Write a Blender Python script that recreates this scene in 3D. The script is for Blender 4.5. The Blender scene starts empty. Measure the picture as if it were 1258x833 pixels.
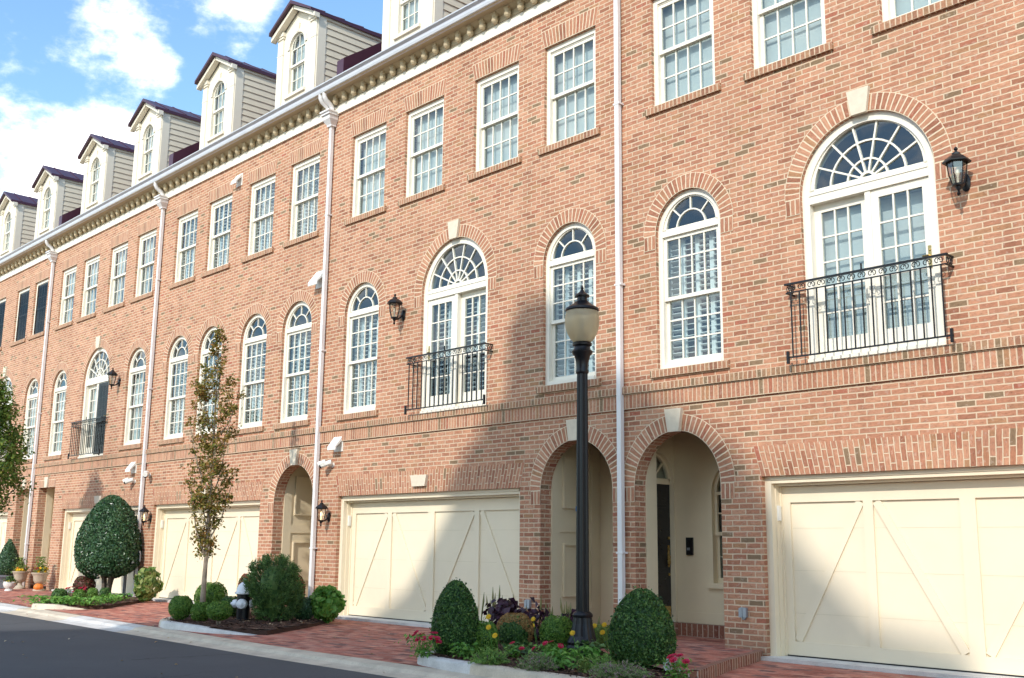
import bpy, bmesh, math, random
import numpy as np
from mathutils import Vector

RND = random.Random(7)
NR = np.random.default_rng(11)
PI = math.pi
scn = bpy.context.scene
COL = scn.collection

# ------------------------------------------------------------------ helpers
class MB:
    def __init__(s): s.v = []; s.f = []; s.uv = []; s.mi = []
    def face(s, pts, uv=None, m=0):
        b = len(s.v); s.v += [tuple(p) for p in pts]; s.f.append(list(range(b, b + len(pts))))
        if uv is None:
            p0, p1, p2 = Vector(pts[0]), Vector(pts[1]), Vector(pts[2])
            n = (p1 - p0).cross(p2 - p0); a = [abs(n.x), abs(n.y), abs(n.z)]; k = a.index(max(a))
            if k == 0: uv = [(p[1], p[2]) for p in pts]
            elif k == 1: uv = [(p[0], p[2]) for p in pts]
            else: uv = [(p[0], p[1]) for p in pts]
        s.uv.append(list(uv)); s.mi.append(m)
    def box(s, x0, x1, y0, y1, z0, z1, m=0):
        P = lambda a, b, c: (a, b, c)
        s.face([P(x0,y0,z0),P(x1,y0,z0),P(x1,y0,z1),P(x0,y0,z1)], m=m)
        s.face([P(x1,y1,z0),P(x0,y1,z0),P(x0,y1,z1),P(x1,y1,z1)], m=m)
        s.face([P(x0,y1,z0),P(x0,y0,z0),P(x0,y0,z1),P(x0,y1,z1)], m=m)
        s.face([P(x1,y0,z0),P(x1,y1,z0),P(x1,y1,z1),P(x1,y0,z1)], m=m)
        s.face([P(x0,y0,z1),P(x1,y0,z1),P(x1,y1,z1),P(x0,y1,z1)], m=m)
        s.face([P(x0,y1,z0),P(x1,y1,z0),P(x1,y0,z0),P(x0,y0,z0)], m=m)
    def obox(s, c, ax, h, m=0):
        c = Vector(c); A = [Vector(a).normalized() * k for a, k in zip(ax, h)]
        q = lambda i, j, k: c + A[0] * i + A[1] * j + A[2] * k
        for a in ([(-1,-1,-1),(1,-1,-1),(1,-1,1),(-1,-1,1)],[(1,1,-1),(-1,1,-1),(-1,1,1),(1,1,1)],
                  [(-1,1,-1),(-1,-1,-1),(-1,-1,1),(-1,1,1)],[(1,-1,-1),(1,1,-1),(1,1,1),(1,-1,1)],
                  [(-1,-1,1),(1,-1,1),(1,1,1),(-1,1,1)],[(-1,1,-1),(1,1,-1),(1,-1,-1),(-1,-1,-1)]):
            s.face([q(*t) for t in a], m=m)
    def bar(s, p, q, w, t, up=(0, -1, 0), m=0):
        p, q = Vector(p), Vector(q); d = q - p; L = d.length; d.normalize(); u = Vector(up); sd = d.cross(u).normalized(); u2 = sd.cross(d)
        s.obox((p + q) / 2, (d, sd, u2), (L / 2, w / 2, t / 2), m)
    def tube(s, pts, r, n=8, m=0, cap=True):
        pts = [Vector(p) for p in pts]; rs = r if isinstance(r, (list, tuple)) else [r] * len(pts); rings = []
        up = None
        for i, p in enumerate(pts):
            d = (pts[min(i + 1, len(pts) - 1)] - pts[max(i - 1, 0)]).normalized()
            if up is None: up = Vector((0, 0, 1)) if abs(d.z) < .9 else Vector((1, 0, 0))
            a = d.cross(up).normalized(); b = a.cross(d).normalized(); up = b if abs(d.dot(b)) < .9 else up
            rings.append([p + (a * math.cos(2 * PI * k / n) + b * math.sin(2 * PI * k / n)) * rs[i] for k in range(n)])
        for i in range(len(rings) - 1):
            for k in range(n):
                k2 = (k + 1) % n
                s.face([rings[i][k], rings[i][k2], rings[i + 1][k2], rings[i + 1][k]], m=m)
        if cap: s.face(rings[0][::-1], m=m); s.face(rings[-1], m=m)
    def lathe(s, prof, c=(0, 0, 0), n=16, m=0, axis='z', flute=0, phase=0.0):
        def P(r, z, k):
            a = 2 * PI * k / n + phase
            if flute and k % 2: r = r * (1 - flute)
            if axis == 'z': return (c[0] + r * math.cos(a), c[1] + r * math.sin(a), c[2] + z)
            if axis == 'y': return (c[0] + r * math.cos(a), c[1] + z, c[2] + r * math.sin(a))
            return (c[0] + z, c[1] + r * math.cos(a), c[2] + r * math.sin(a))
        for (r0, z0), (r1, z1) in zip(prof[:-1], prof[1:]):
            for k in range(n):
                a, b, cc, d = P(r0, z0, k), P(r0, z0, (k + 1) % n), P(r1, z1, (k + 1) % n), P(r1, z1, k)
                if r0 < 1e-6: s.face([a, cc, d], m=m)
                elif r1 < 1e-6: s.face([a, b, cc], m=m)
                else: s.face([a, b, cc, d], m=m)
    def prism(s, poly, y0, y1, m=0):          # poly in X,Z (counter-clockwise seen from -y)
        s.face([(x, y0, z) for x, z in poly], m=m); s.face([(x, y1, z) for x, z in poly][::-1], m=m)
        n = len(poly)
        for i in range(n):
            (a, b), (c, d) = poly[i], poly[(i + 1) % n]
            s.face([(a, y0, b), (a, y1, b), (c, y1, d), (c, y0, d)], m=m)
    def xprism(s, poly, x0, x1, m=0):         # poly in Y,Z
        s.face([(x0, y, z) for y, z in poly], m=m); s.face([(x1, y, z) for y, z in poly][::-1], m=m)
        n = len(poly)
        for i in range(n):
            (a, b), (c, d) = poly[i], poly[(i + 1) % n]
            s.face([(x0, a, b), (x1, a, b), (x1, c, d), (x0, c, d)], m=m)
    def arc(s, r0, r1, y0, y1, a0, a1, n, cx, cz, m=0):   # extruded ring band, front at y0
        for i in range(n):
            t0 = a0 + (a1 - a0) * i / n; t1 = a0 + (a1 - a0) * (i + 1) / n
            P = lambda r, t, y: (cx + r * math.cos(t), y, cz + r * math.sin(t))
            s.face([P(r0,t0,y0),P(r1,t0,y0),P(r1,t1,y0),P(r0,t1,y0)], m=m)
            s.face([P(r0,t0,y1),P(r0,t0,y0),P(r0,t1,y0),P(r0,t1,y1)], m=m)
            s.face([P(r1,t0,y0),P(r1,t0,y1),P(r1,t1,y1),P(r1,t1,y0)], m=m)
    def fan(s, r, y, cx, cz, n=20, m=0, a0=0, a1=PI):
        pts = [(cx + r * math.cos(a0 + (a1 - a0) * i / n), y, cz + r * math.sin(a0 + (a1 - a0) * i / n)) for i in range(n + 1)]
        s.face(pts, m=m)
    def mesh(s, name, mats, smooth=False, off=(0, 0, 0), merge=False):
        me = bpy.data.meshes.new(name)
        ox, oy, oz = off
        me.from_pydata([(a - ox, b - oy, c - oz) for a, b, c in s.v], [], s.f)
        ul = me.uv_layers.new(name='UVMap')
        flat = [c for f in s.uv for p in f for c in p]
        ul.data.foreach_set('uv', flat)
        me.polygons.foreach_set('material_index', s.mi)
        for mm in (mats if isinstance(mats, (list, tuple)) else [mats]): me.materials.append(mm)
        if merge or smooth:
            bm = bmesh.new(); bm.from_mesh(me); bmesh.ops.remove_doubles(bm, verts=bm.verts, dist=1e-5); bm.to_mesh(me); bm.free()
        if smooth:
            me.polygons.foreach_set('use_smooth', [True] * len(me.polygons))
            try: me.set_sharp_from_angle(angle=math.radians(40))
            except Exception: pass
        me.update()
        return me
    def build(s, name, mats, parent=None, off=(0, 0, 0), loc=None, **k):
        return link(name, s.mesh(name, mats, off=off, **k), parent, loc)

def link(name, me, parent=None, loc=None):
    o = bpy.data.objects.new(name, me); COL.objects.link(o)
    if parent is not None: o.parent = parent
    if loc is not None: o.location = loc
    return o
def tag(o, label=None, cat=None, group=None, kind=None):
    if label: o['label'] = label
    if cat: o['category'] = cat
    if group: o['group'] = group
    if kind: o['kind'] = kind
    return o
def empty(name, loc, label=None, cat=None, group=None):
    o = bpy.data.objects.new(name, None); COL.objects.link(o); o.location = loc; o.empty_display_size = .1
    return tag(o, label, cat, group)
def copy_tree(o, parent=None, loc=None):
    c = o.copy(); COL.objects.link(c)
    if parent is not None: c.parent = parent
    if loc is not None: c.location = loc
    for ch in list(o.children): copy_tree(ch, c)
    return c

# ------------------------------------------------------------------ materials
def new_mat(name):
    m = bpy.data.materials.new(name); m.use_nodes = True
    nt = m.node_tree; return m, nt, nt.nodes['Principled BSDF']
def N(nt, t, **k):
    n = nt.nodes.new(t)
    for a, b in k.items(): setattr(n, a, b)
    return n
def mth(nt, op, a, b=None, c=None, clamp=False):
    n = N(nt, 'ShaderNodeMath', operation=op); n.use_clamp = clamp
    for i, x in enumerate((a, b, c)):
        if x is None: continue
        if isinstance(x, (int, float)): n.inputs[i].default_value = x
        else: nt.links.new(x, n.inputs[i])
    return n.outputs[0]
def mixc(nt, fac, a, b, mode='MIX'):
    n = N(nt, 'ShaderNodeMix', data_type='RGBA', blend_type=mode)
    for i, x in ((0, fac), (6, a), (7, b)):
        if isinstance(x, (int, float)): n.inputs[i].default_value = x
        elif isinstance(x, tuple): n.inputs[i].default_value = (*x, 1)
        else: nt.links.new(x, n.inputs[i])
    return n.outputs[2]
def ramp(nt, fac, stops, interp='LINEAR'):
    n = N(nt, 'ShaderNodeValToRGB'); n.color_ramp.interpolation = interp
    el = n.color_ramp.elements
    while len(el) < len(stops): el.new(.5)
    for e, (p, c) in zip(el, stops): e.position = p; e.color = (*c, 1)
    nt.links.new(fac, n.inputs[0]); return n.outputs[0]
def noise(nt, vec, scale, detail=4, rough=.5, out='Fac'):
    n = N(nt, 'ShaderNodeTexNoise'); n.inputs['Scale'].default_value = scale; n.inputs['Detail'].default_value = detail; n.inputs['Roughness'].default_value = rough
    if vec is not None: nt.links.new(vec, n.inputs['Vector'])
    return n.outputs[out]
def bump(nt, h, p, strength=.3, dist=.01):
    b = N(nt, 'ShaderNodeBump'); b.inputs['Strength'].default_value = strength; b.inputs['Distance'].default_value = dist
    nt.links.new(h, b.inputs['Height']); nt.links.new(b.outputs[0], p.inputs['Normal'])

def brick_mat(name, L=.207, h=.0677, off=.5, mo=.0135, stops=None, mortar=(.60, .455, .315), dark=.034, darkc=(.20, .145, .085), rough=.85, swap=False, bstr=.5, blend=.42):
    m, nt, p = new_mat(name)
    uv = N(nt, 'ShaderNodeUVMap'); sx = N(nt, 'ShaderNodeSeparateXYZ')
    wn = N(nt, 'ShaderNodeTexNoise'); wn.inputs['Scale'].default_value = 9; wn.inputs['Detail'].default_value = 2
    nt.links.new(uv.outputs[0], wn.inputs['Vector'])
    vs = N(nt, 'ShaderNodeVectorMath', operation='SUBTRACT'); nt.links.new(wn.outputs['Color'], vs.inputs[0]); vs.inputs[1].default_value = (.5, .5, .5)
    vm = N(nt, 'ShaderNodeVectorMath', operation='MULTIPLY_ADD'); nt.links.new(vs.outputs[0], vm.inputs[0]); vm.inputs[1].default_value = (.013, .013, 0)
    nt.links.new(uv.outputs[0], vm.inputs[2]); nt.links.new(vm.outputs[0], sx.inputs[0])
    U, V = (sx.outputs[1], sx.outputs[0]) if swap else (sx.outputs[0], sx.outputs[1])
    vr = mth(nt, 'DIVIDE', V, h); row = mth(nt, 'FLOOR', vr)
    jit = N(nt, 'ShaderNodeTexWhiteNoise', noise_dimensions='1D'); nt.links.new(row, jit.inputs['W'])
    sh = mth(nt, 'MULTIPLY', mth(nt, 'MODULO', mth(nt, 'ABSOLUTE', row), 2.0), off)
    if off: sh = mth(nt, 'ADD', sh, mth(nt, 'MULTIPLY', jit.outputs[0], .12))
    uu = mth(nt, 'ADD', mth(nt, 'DIVIDE', U, L), sh); col = mth(nt, 'FLOOR', uu)
    fu = mth(nt, 'MULTIPLY', mth(nt, 'FRACT', uu), L); fv = mth(nt, 'MULTIPLY', mth(nt, 'FRACT', vr), h)
    ed = mth(nt, 'MINIMUM', mth(nt, 'MINIMUM', fu, mth(nt, 'SUBTRACT', L, fu)), mth(nt, 'MINIMUM', fv, mth(nt, 'SUBTRACT', h, fv)))
    mask = N(nt, 'ShaderNodeMapRange', interpolation_type='SMOOTHSTEP'); nt.links.new(ed, mask.inputs['Value'])
    mask.inputs['From Min'].default_value = mo * .35; mask.inputs['From Max'].default_value = mo * .75
    cid = N(nt, 'ShaderNodeCombineXYZ'); nt.links.new(col, cid.inputs[0]); nt.links.new(row, cid.inputs[1])
    w1 = N(nt, 'ShaderNodeTexWhiteNoise', noise_dimensions='2D'); nt.links.new(cid.outputs[0], w1.inputs['Vector'])
    sep = N(nt, 'ShaderNodeSeparateColor'); nt.links.new(w1.outputs['Color'], sep.inputs[0])
    c = ramp(nt, w1.outputs['Value'], stops)
    big = noise(nt, uv.outputs[0], .55, 3)
    dk = mth(nt, 'LESS_THAN', sep.outputs[1], mth(nt, 'MULTIPLY', big, dark * 2))
    c = mixc(nt, mth(nt, 'MULTIPLY', dk, .85), c, darkc)
    ml = N(nt, 'ShaderNodeMapping'); ml.inputs['Scale'].default_value = (1, 1, 1) if swap else (.55, 1.5, 1); nt.links.new(uv.outputs[0], ml.inputs[0])
    mot = noise(nt, ml.outputs[0], 30, 6, .7)
    c = mixc(nt, 1, c, ramp(nt, mot, [(.30, (.58, .56, .54)), (.44, (.93, .92, .91)), (.56, (1.05, 1.04, 1.03)), (.72, (1.25, 1.22, 1.18))]), 'MULTIPLY')
    sk = N(nt, 'ShaderNodeMapping'); sk.inputs['Scale'].default_value = (2.2, .22, 1); nt.links.new(uv.outputs[0], sk.inputs[0])
    c = mixc(nt, 1, c, ramp(nt, noise(nt, sk.outputs[0], 2.0, 5, .6), [(.32, (.86, .84, .83)), (.5, (1, 1, 1)), (.72, (1.07, 1.06, 1.05))]), 'MULTIPLY')
    # salty bloom on some bricks
    c = mixc(nt, mth(nt, 'MULTIPLY', mth(nt, 'GREATER_THAN', noise(nt, uv.outputs[0], 16, 4, .6), .6), .22), c, (.58, .46, .38))
    mc = mixc(nt, noise(nt, uv.outputs[0], 24, 3), tuple(x * .88 for x in mortar), tuple(min(1, x * 1.1) for x in mortar))
    c = mixc(nt, mask.outputs[0], mc, c)
    st = ramp(nt, noise(nt, uv.outputs[0], .8, 4, .6), [(.3, (.9, .89, .88)), (.6, (1.04, 1.04, 1.04))])
    c = mixc(nt, 1, c, st, 'MULTIPLY')
    if not swap and off:
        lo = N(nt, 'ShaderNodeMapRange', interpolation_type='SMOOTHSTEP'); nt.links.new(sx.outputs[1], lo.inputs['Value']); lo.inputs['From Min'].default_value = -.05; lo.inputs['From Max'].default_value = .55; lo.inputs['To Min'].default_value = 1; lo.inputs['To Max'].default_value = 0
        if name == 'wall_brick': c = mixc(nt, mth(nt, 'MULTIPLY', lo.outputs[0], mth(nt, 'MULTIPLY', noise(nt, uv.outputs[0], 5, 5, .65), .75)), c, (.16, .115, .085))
    nt.links.new(c, p.inputs['Base Color']); p.inputs['Roughness'].default_value = rough
    p.inputs['Specular IOR Level'].default_value = .25
    hh = mth(nt, 'ADD', mask.outputs[0], mth(nt, 'MULTIPLY', mot, .5))
    bump(nt, hh, p, bstr, .006)
    return m
RED = [(0, (.30, .129, .077)), (.14, (.395, .179, .108)), (.35, (.445, .21, .126)), (.55, (.47, .231, .139)), (.72, (.495, .26, .160)), (.86, (.405, .19, .119)), (.94, (.385, .206, .109)), (1, (.38, .132, .083))]
M_BRICK = brick_mat('wall_brick', stops=RED)
M_SOLD = brick_mat('soldier_brick', L=.2, off=0, stops=RED, dark=.05, swap=True)
TAN = [(0, (.27, .13, .08)), (.3, (.37, .195, .11)), (.6, (.41, .20, .12)), (.8, (.30, .18, .105)), (1, (.43, .24, .135))]
M_ROWL = brick_mat('rowlock_brick', L=.105, off=0, stops=TAN, dark=.10, swap=True)
M_ARCH = brick_mat('arch_brick', L=.2, off=0, stops=RED, dark=.03, mo=.0145, mortar=(.68, .55, .39))
M_JACK = brick_mat('jack_arch_brick', L=.2, off=.5, stops=RED, dark=.05, mo=.0105, mortar=(.62, .49, .34))
PAV = [(0, (.25, .075, .055)), (.25, (.42, .14, .098)), (.5, (.53, .20, .14)), (.75, (.37, .165, .13)), (1, (.60, .28, .20))]
M_PAVE = brick_mat('brick_paver', L=.2, h=.1, stops=PAV, mortar=(.26, .16, .12), mo=.007, dark=.10, darkc=(.16, .085, .08), bstr=.25)
M_PEDGE = brick_mat('paver_edge', L=.2, h=.09, off=0, stops=[(0, (.20, .075, .05)), (.5, (.27, .11, .07)), (1, (.22, .12, .08))], mortar=(.5, .38, .3), swap=True, dark=.03)

def plain(name, c, rough=.5, spec=.4, var=.06, scale=6, metal=0, b=0, bs=60):
    m, nt, p = new_mat(name); tc = N(nt, 'ShaderNodeTexCoord')
    f = noise(nt, tc.outputs['Object'], scale, 5, .6)
    nt.links.new(ramp(nt, f, [(.3, tuple(x * (1 - var) for x in c)), (.7, tuple(min(1, x * (1 + var)) for x in c))]), p.inputs['Base Color'])
    nt.links.new(mth(nt, 'ADD', rough - .08, mth(nt, 'MULTIPLY', noise(nt, tc.outputs['Object'], scale * 3, 3), .16)), p.inputs['Roughness'])
    p.inputs['Specular IOR Level'].default_value = spec; p.inputs['Metallic'].default_value = metal
    if b: bump(nt, noise(nt, tc.outputs['Object'], bs, 4), p, b, .004)
    return m
M_JOINT = plain('joint_line', (.68, .585, .42), .6, .2, .05)
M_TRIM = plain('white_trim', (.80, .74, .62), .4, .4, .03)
M_FRAME = plain('window_white', (.80, .745, .63), .35, .45, .025)
M_CREAM = plain('cream_paint', (.75, .63, .44), .42, .4, .035, 2.5)
M_GAR = plain('garage_paint', (.775, .668, .495), .42, .4, .03, 2)
M_SIDING = plain('siding', (.68, .60, .46), .55, .3, .04)
M_DTRIM = plain('dormer_trim', (.75, .68, .55), .45, .35, .03)
M_CORNSHADE = plain('cornice_shade_tan', (.50, .40, .25), .5, .3, .05)  # tan darkened so the eave's shade is in the cornice colour
M_MAROON = plain('maroon_metal', (.060, .016, .032), .38, .5, .12, 3)
M_GUTTER = plain('gutter_metal', (.60, .60, .63), .33, .5, .05, 3, .25)
M_PIPE = plain('pipe_white', (.74, .71, .69), .35, .5, .04, 4)
M_STONE = plain('keystone', (.66, .57, .44), .8, .2, .07, 14, 0, .3)
M_IRON = plain('black_iron', (.008, .008, .010), .36, .35, .2, 20, 0, .1)
M_BLIND = plain('white_blind', (.80, .79, .75), .5, .3, .02)
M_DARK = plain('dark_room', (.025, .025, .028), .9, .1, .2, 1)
M_CURTAIN = plain('pale_curtain', (.62, .60, .56), .8, .1, .08, 14)
M_SCREEN = plain('dark_screen', (.06, .063, .07), .6, .3, .1)
M_DOORBLK = plain('black_door', (.010, .010, .011), .3, .5, .1)
M_BRASS = plain('brass', (.46, .33, .13), .28, .5, .08, 9, .9)
M_HOOD = plain('white_plastic', (.80, .78, .72), .45, .4, .03)
M_GREYMET = plain('grey_metal', (.33, .36, .40), .4, .5, .1, 8, .5)
M_ASPHALT_ = None
def asphalt():
    m, nt, p = new_mat('asphalt'); tc = N(nt, 'ShaderNodeTexCoord'); g = tc.outputs['Object']
    a = ramp(nt, noise(nt, g, 190, 3, .7), [(.3, (.040, .042, .047)), (.6, (.072, .075, .082)), (.8, (.13, .13, .135))])
    b = ramp(nt, noise(nt, g, .6, 4, .6), [(.3, (.85, .85, .86)), (.7, (1.15, 1.14, 1.12))])
    vo = N(nt, 'ShaderNodeTexVoronoi', feature='DISTANCE_TO_EDGE'); vo.inputs['Scale'].default_value = .33; wv = N(nt, 'ShaderNodeVectorMath', operation='MULTIPLY_ADD'); nt.links.new(noise(nt, g, 2.5, 5, .6, 'Color'), wv.inputs[0]); wv.inputs[1].default_value = (.5, .5, 0); nt.links.new(g, wv.inputs[2]); nt.links.new(wv.outputs[0], vo.inputs['Vector'])
    ck = mth(nt, 'MULTIPLY', mth(nt, 'LESS_THAN', vo.outputs['Distance'], .004), mth(nt, 'GREATER_THAN', noise(nt, g, .5, 2), .5))
    nt.links.new(mixc(nt, mth(nt, 'MULTIPLY', ck, .6), mixc(nt, 1, a, b, 'MULTIPLY'), (.015, .015, .016)), p.inputs['Base Color']); p.inputs['Roughness'].default_value = .85
    bump(nt, noise(nt, g, 220, 2), p, .35, .006); return m
M_ASPH = asphalt()
def concrete(name, c):
    m, nt, p = new_mat(name); tc = N(nt, 'ShaderNodeTexCoord'); g = tc.outputs['Object']
    a = ramp(nt, noise(nt, g, 3.2, 6, .65), [(.3, tuple(x * .74 for x in c)), (.55, c), (.75, tuple(x * 1.1 for x in c))])
    b = ramp(nt, noise(nt, g, 90, 3, .7), [(.3, (.85, .84, .82)), (.6, (1.05, 1.05, 1.05))])
    sp = mth(nt, 'GREATER_THAN', noise(nt, g, 21, 3, .6), .69)
    cc = mixc(nt, mth(nt, 'MULTIPLY', sp, .35), mixc(nt, 1, a, b, 'MULTIPLY'), (.16, .13, .10))
    nt.links.new(cc, p.inputs['Base Color']); p.inputs['Roughness'].default_value = .9
    bump(nt, noise(nt, g, 120, 3), p, .25, .004); return m
M_CONC = concrete('concrete_warm', (.62, .53, .41)); M_CONC2 = concrete('concrete_pale', (.62, .60, .57))
def soil():
    m, nt, p = new_mat('mulch'); tc = N(nt, 'ShaderNodeTexCoord'); g = tc.outputs['Object']
    isl = N(nt, 'ShaderNodeNewGeometry').outputs['Random Per Island']
    c = ramp(nt, isl, [(0, (.035, .017, .011)), (.5, (.085, .038, .024)), (.85, (.13, .062, .038)), (1, (.24, .15, .09))])
    c = mixc(nt, 1, c, ramp(nt, noise(nt, g, 45, 4, .7), [(.3, (.6, .6, .6)), (.7, (1.2, 1.15, 1.1))]), 'MULTIPLY')
    nt.links.new(c, p.inputs['Base Color']); p.inputs['Roughness'].default_value = .95
    bump(nt, noise(nt, g, 60, 4), p, .8, .02); return m
M_MULCH = soil()
def leafmat(name, stops, rough=.45, trans=.25, spec=.4):
    m, nt, p = new_mat(name); isl = N(nt, 'ShaderNodeNewGeometry').outputs['Random Per Island']
    c = ramp(nt, isl, stops); nt.links.new(c, p.inputs['Base Color']); p.inputs['Roughness'].default_value = rough; p.inputs['Specular IOR Level'].default_value = spec
    if trans:
        t = N(nt, 'ShaderNodeBsdfTranslucent'); nt.links.new(c, t.inputs['Color']); mx = N(nt, 'ShaderNodeMixShader'); mx.inputs[0].default_value = trans
        nt.links.new(p.outputs[0], mx.inputs[1]); nt.links.new(t.outputs[0], mx.inputs[2])
        nt.links.new(mx.outputs[0], nt.nodes['Material Output'].inputs['Surface'])
    return m
ST = lambda *c: [(i / (len(c) - 1), x) for i, x in enumerate(c)]
M_BOX = leafmat('boxwood_leaf', ST((.014, .045, .012), (.035, .10, .022), (.07, .165, .036), (.17, .27, .07)))
M_BOXL = leafmat('light_boxwood_leaf', ST((.03, .09, .014), (.085, .20, .026), (.14, .27, .038), (.22, .34, .06)))
M_HOLLY = leafmat('holly_leaf', ST((.016, .05, .02), (.03, .085, .034), (.055, .13, .05), (.10, .17, .07)), .32, .12, .5)
M_YEW = leafmat('yew_leaf', ST((.03, .08, .025), (.065, .15, .04), (.12, .22, .055), (.18, .29, .08)))
M_BRONZE = leafmat('bronze_leaf', ST((.07, .08, .015), (.16, .165, .03), (.28, .21, .04), (.32, .15, .04), (.16, .20, .03)), .5, .3)
M_GREENTREE = leafmat('tree_leaf', ST((.05, .11, .015), (.10, .18, .028), (.17, .25, .04), (.26, .26, .05)), .5, .3)
M_BRIGHT = leafmat('bright_leaf', ST((.07, .20, .03), (.14, .32, .05), (.24, .42, .08)), .45, .3)
M_LIME = leafmat('lime_leaf', ST((.10, .16, .03), (.17, .24, .05), (.24, .30, .07)), .5, .3)
M_VARIEG = leafmat('hosta_leaf', ST((.06, .14, .03), (.16, .24, .05), (.34, .36, .12)), .45, .3)
M_GOLD = leafmat('dead_leaf', ST((.26, .13, .04), (.36, .20, .07), (.42, .27, .10)), .7, .2)
M_PURPLE = leafmat('purple_leaf', ST((.018, .006, .014), (.040, .012, .028), (.065, .022, .045)), .4, .15)
M_JUNI = leafmat('juniper_leaf', ST((.09, .20, .04), (.17, .31, .06), (.30, .42, .10)), .6, .2)
M_HEATH = leafmat('heather_leaf', ST((.10, .21, .05), (.18, .28, .08), (.26, .27, .13), (.36, .20, .28)), .6, .2)
M_SPIKE = leafmat('spike', ST((.22, .20, .07), (.30, .27, .11), (.20, .22, .08)), .7, .2)
M_REDF = leafmat('red_petal', ST((.50, .012, .045), (.62, .02, .06), (.55, .03, .12)), .5, .25)
M_REDMUM = leafmat('dark_red_petal', ST((.16, .014, .014), (.24, .03, .02), (.12, .02, .015)), .6, .2)
M_YEL = leafmat('yellow_petal', ST((.75, .45, .01), (.80, .55, .02), (.80, .38, .01)), .5, .2)
M_ORNG = leafmat('orange_petal', ST((.62, .16, .02), (.60, .30, .03), (.5, .08, .02)), .5, .2)
M_SILVER = leafmat('silver_leaf', ST((.45, .48, .46), (.6, .62, .6)), .7, .1)
M_BARB = leafmat('barberry_leaf', ST((.10, .016, .018), (.17, .03, .025), (.08, .06, .02), (.06, .08, .03)), .5, .2)
M_LITTER = leafmat('dry_leaf', ST((.55, .43, .26), (.34, .2, .09), (.62, .54, .4)), .8, .1)
M_BARK = plain('bark', (.13, .105, .085), .9, .15, .3, 18, 0, .6, 40)
M_BARKL = plain('pale_bark', (.30, .24, .18), .85, .15, .25, 14, 0, .5, 40)
M_ORANGE = plain('pumpkin_skin', (.66, .19, .03), .5, .4, .12, 9)
M_URN = plain('cast_stone', (.44, .37, .28), .85, .2, .15, 9, 0, .3)
M_WHITEPOT = plain('white_pot', (.70, .69, .66), .5, .3, .06)
M_GREYPOT = plain('grey_planter', (.25, .27, .30), .7, .2, .1)
M_HWHITE = plain('hydrant_white', (.74, .75, .79), .35, .5, .05)
M_BULB = None
def glassmat():
    m, nt, p = new_mat('window_glass'); nt.nodes.remove(p)
    lw = N(nt, 'ShaderNodeLayerWeight'); lw.inputs['Blend'].default_value = .5
    fz = mth(nt, 'ADD', .085, mth(nt, 'MULTIPLY', mth(nt, 'POWER', lw.outputs['Facing'], 4.0), .85), clamp=True)
    tr = N(nt, 'ShaderNodeBsdfTransparent'); tr.inputs['Color'].default_value = (.74, .83, .84, 1)
    gl = N(nt, 'ShaderNodeBsdfGlossy'); gl.inputs['Roughness'].default_value = .015; gl.inputs['Color'].default_value = (.95, .98, 1, 1)
    tc = N(nt, 'ShaderNodeTexCoord'); b = N(nt, 'ShaderNodeBump'); b.inputs['Strength'].default_value = .12; b.inputs['Distance'].default_value = .02
    nt.links.new(noise(nt, tc.outputs['Object'], 2.2, 1), b.inputs['Height']); nt.links.new(b.outputs[0], gl.inputs['Normal'])
    mx = N(nt, 'ShaderNodeMixShader'); nt.links.new(fz, mx.inputs[0])
    nt.links.new(tr.outputs[0], mx.inputs[1]); nt.links.new(gl.outputs[0], mx.inputs[2])
    nt.links.new(mx.outputs[0], nt.nodes['Material Output'].inputs['Surface']); return m
M_GLASS = glassmat()
def clearglass(name, tint, fac):
    m, nt, p = new_mat(name); nt.nodes.remove(p)
    tr = N(nt, 'ShaderNodeBsdfTransparent'); tr.inputs['Color'].default_value = (*tint, 1)
    gl = N(nt, 'ShaderNodeBsdfGlossy'); gl.inputs['Roughness'].default_value = .05
    mx = N(nt, 'ShaderNodeMixShader'); mx.inputs[0].default_value = fac
    nt.links.new(tr.outputs[0], mx.inputs[1]); nt.links.new(gl.outputs[0], mx.inputs[2])
    nt.links.new(mx.outputs[0], nt.nodes['Material Output'].inputs['Surface']); return m
M_LGLASS = clearglass('lantern_glass', (.86, .84, .78), .14)
def globe():
    m, nt, p = new_mat('frosted_globe')
    p.inputs['Base Color'].default_value = (.76, .66, .46, 1); p.inputs['Roughness'].default_value = .28
    t = N(nt, 'ShaderNodeBsdfTranslucent'); t.inputs['Color'].default_value = (.82, .72, .50, 1)
    tr = N(nt, 'ShaderNodeBsdfTransparent'); tr.inputs['Color'].default_value = (.8, .76, .64, 1)
    mx = N(nt, 'ShaderNodeMixShader'); mx.inputs[0].default_value = .5
    nt.links.new(p.outputs[0], mx.inputs[1]); nt.links.new(t.outputs[0], mx.inputs[2])
    m2 = N(nt, 'ShaderNodeMixShader'); m2.inputs[0].default_value = .28
    nt.links.new(mx.outputs[0], m2.inputs[1]); nt.links.new(tr.outputs[0], m2.inputs[2])
    nt.links.new(m2.outputs[0], nt.nodes['Material Output'].inputs['Surface']); return m
M_GLOBE = globe()
def bulb(name, e):
    m, nt, p = new_mat(name); p.inputs['Base Color'].default_value = (.8, .76, .66, 1)
    p.inputs['Emission Color'].default_value = (1, .72, .38, 1); p.inputs['Emission Strength'].default_value = e; return m
M_BULB = bulb('bulb_off', 0); M_BULBLIT = bulb('bulb_lit', 3.0)

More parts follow.
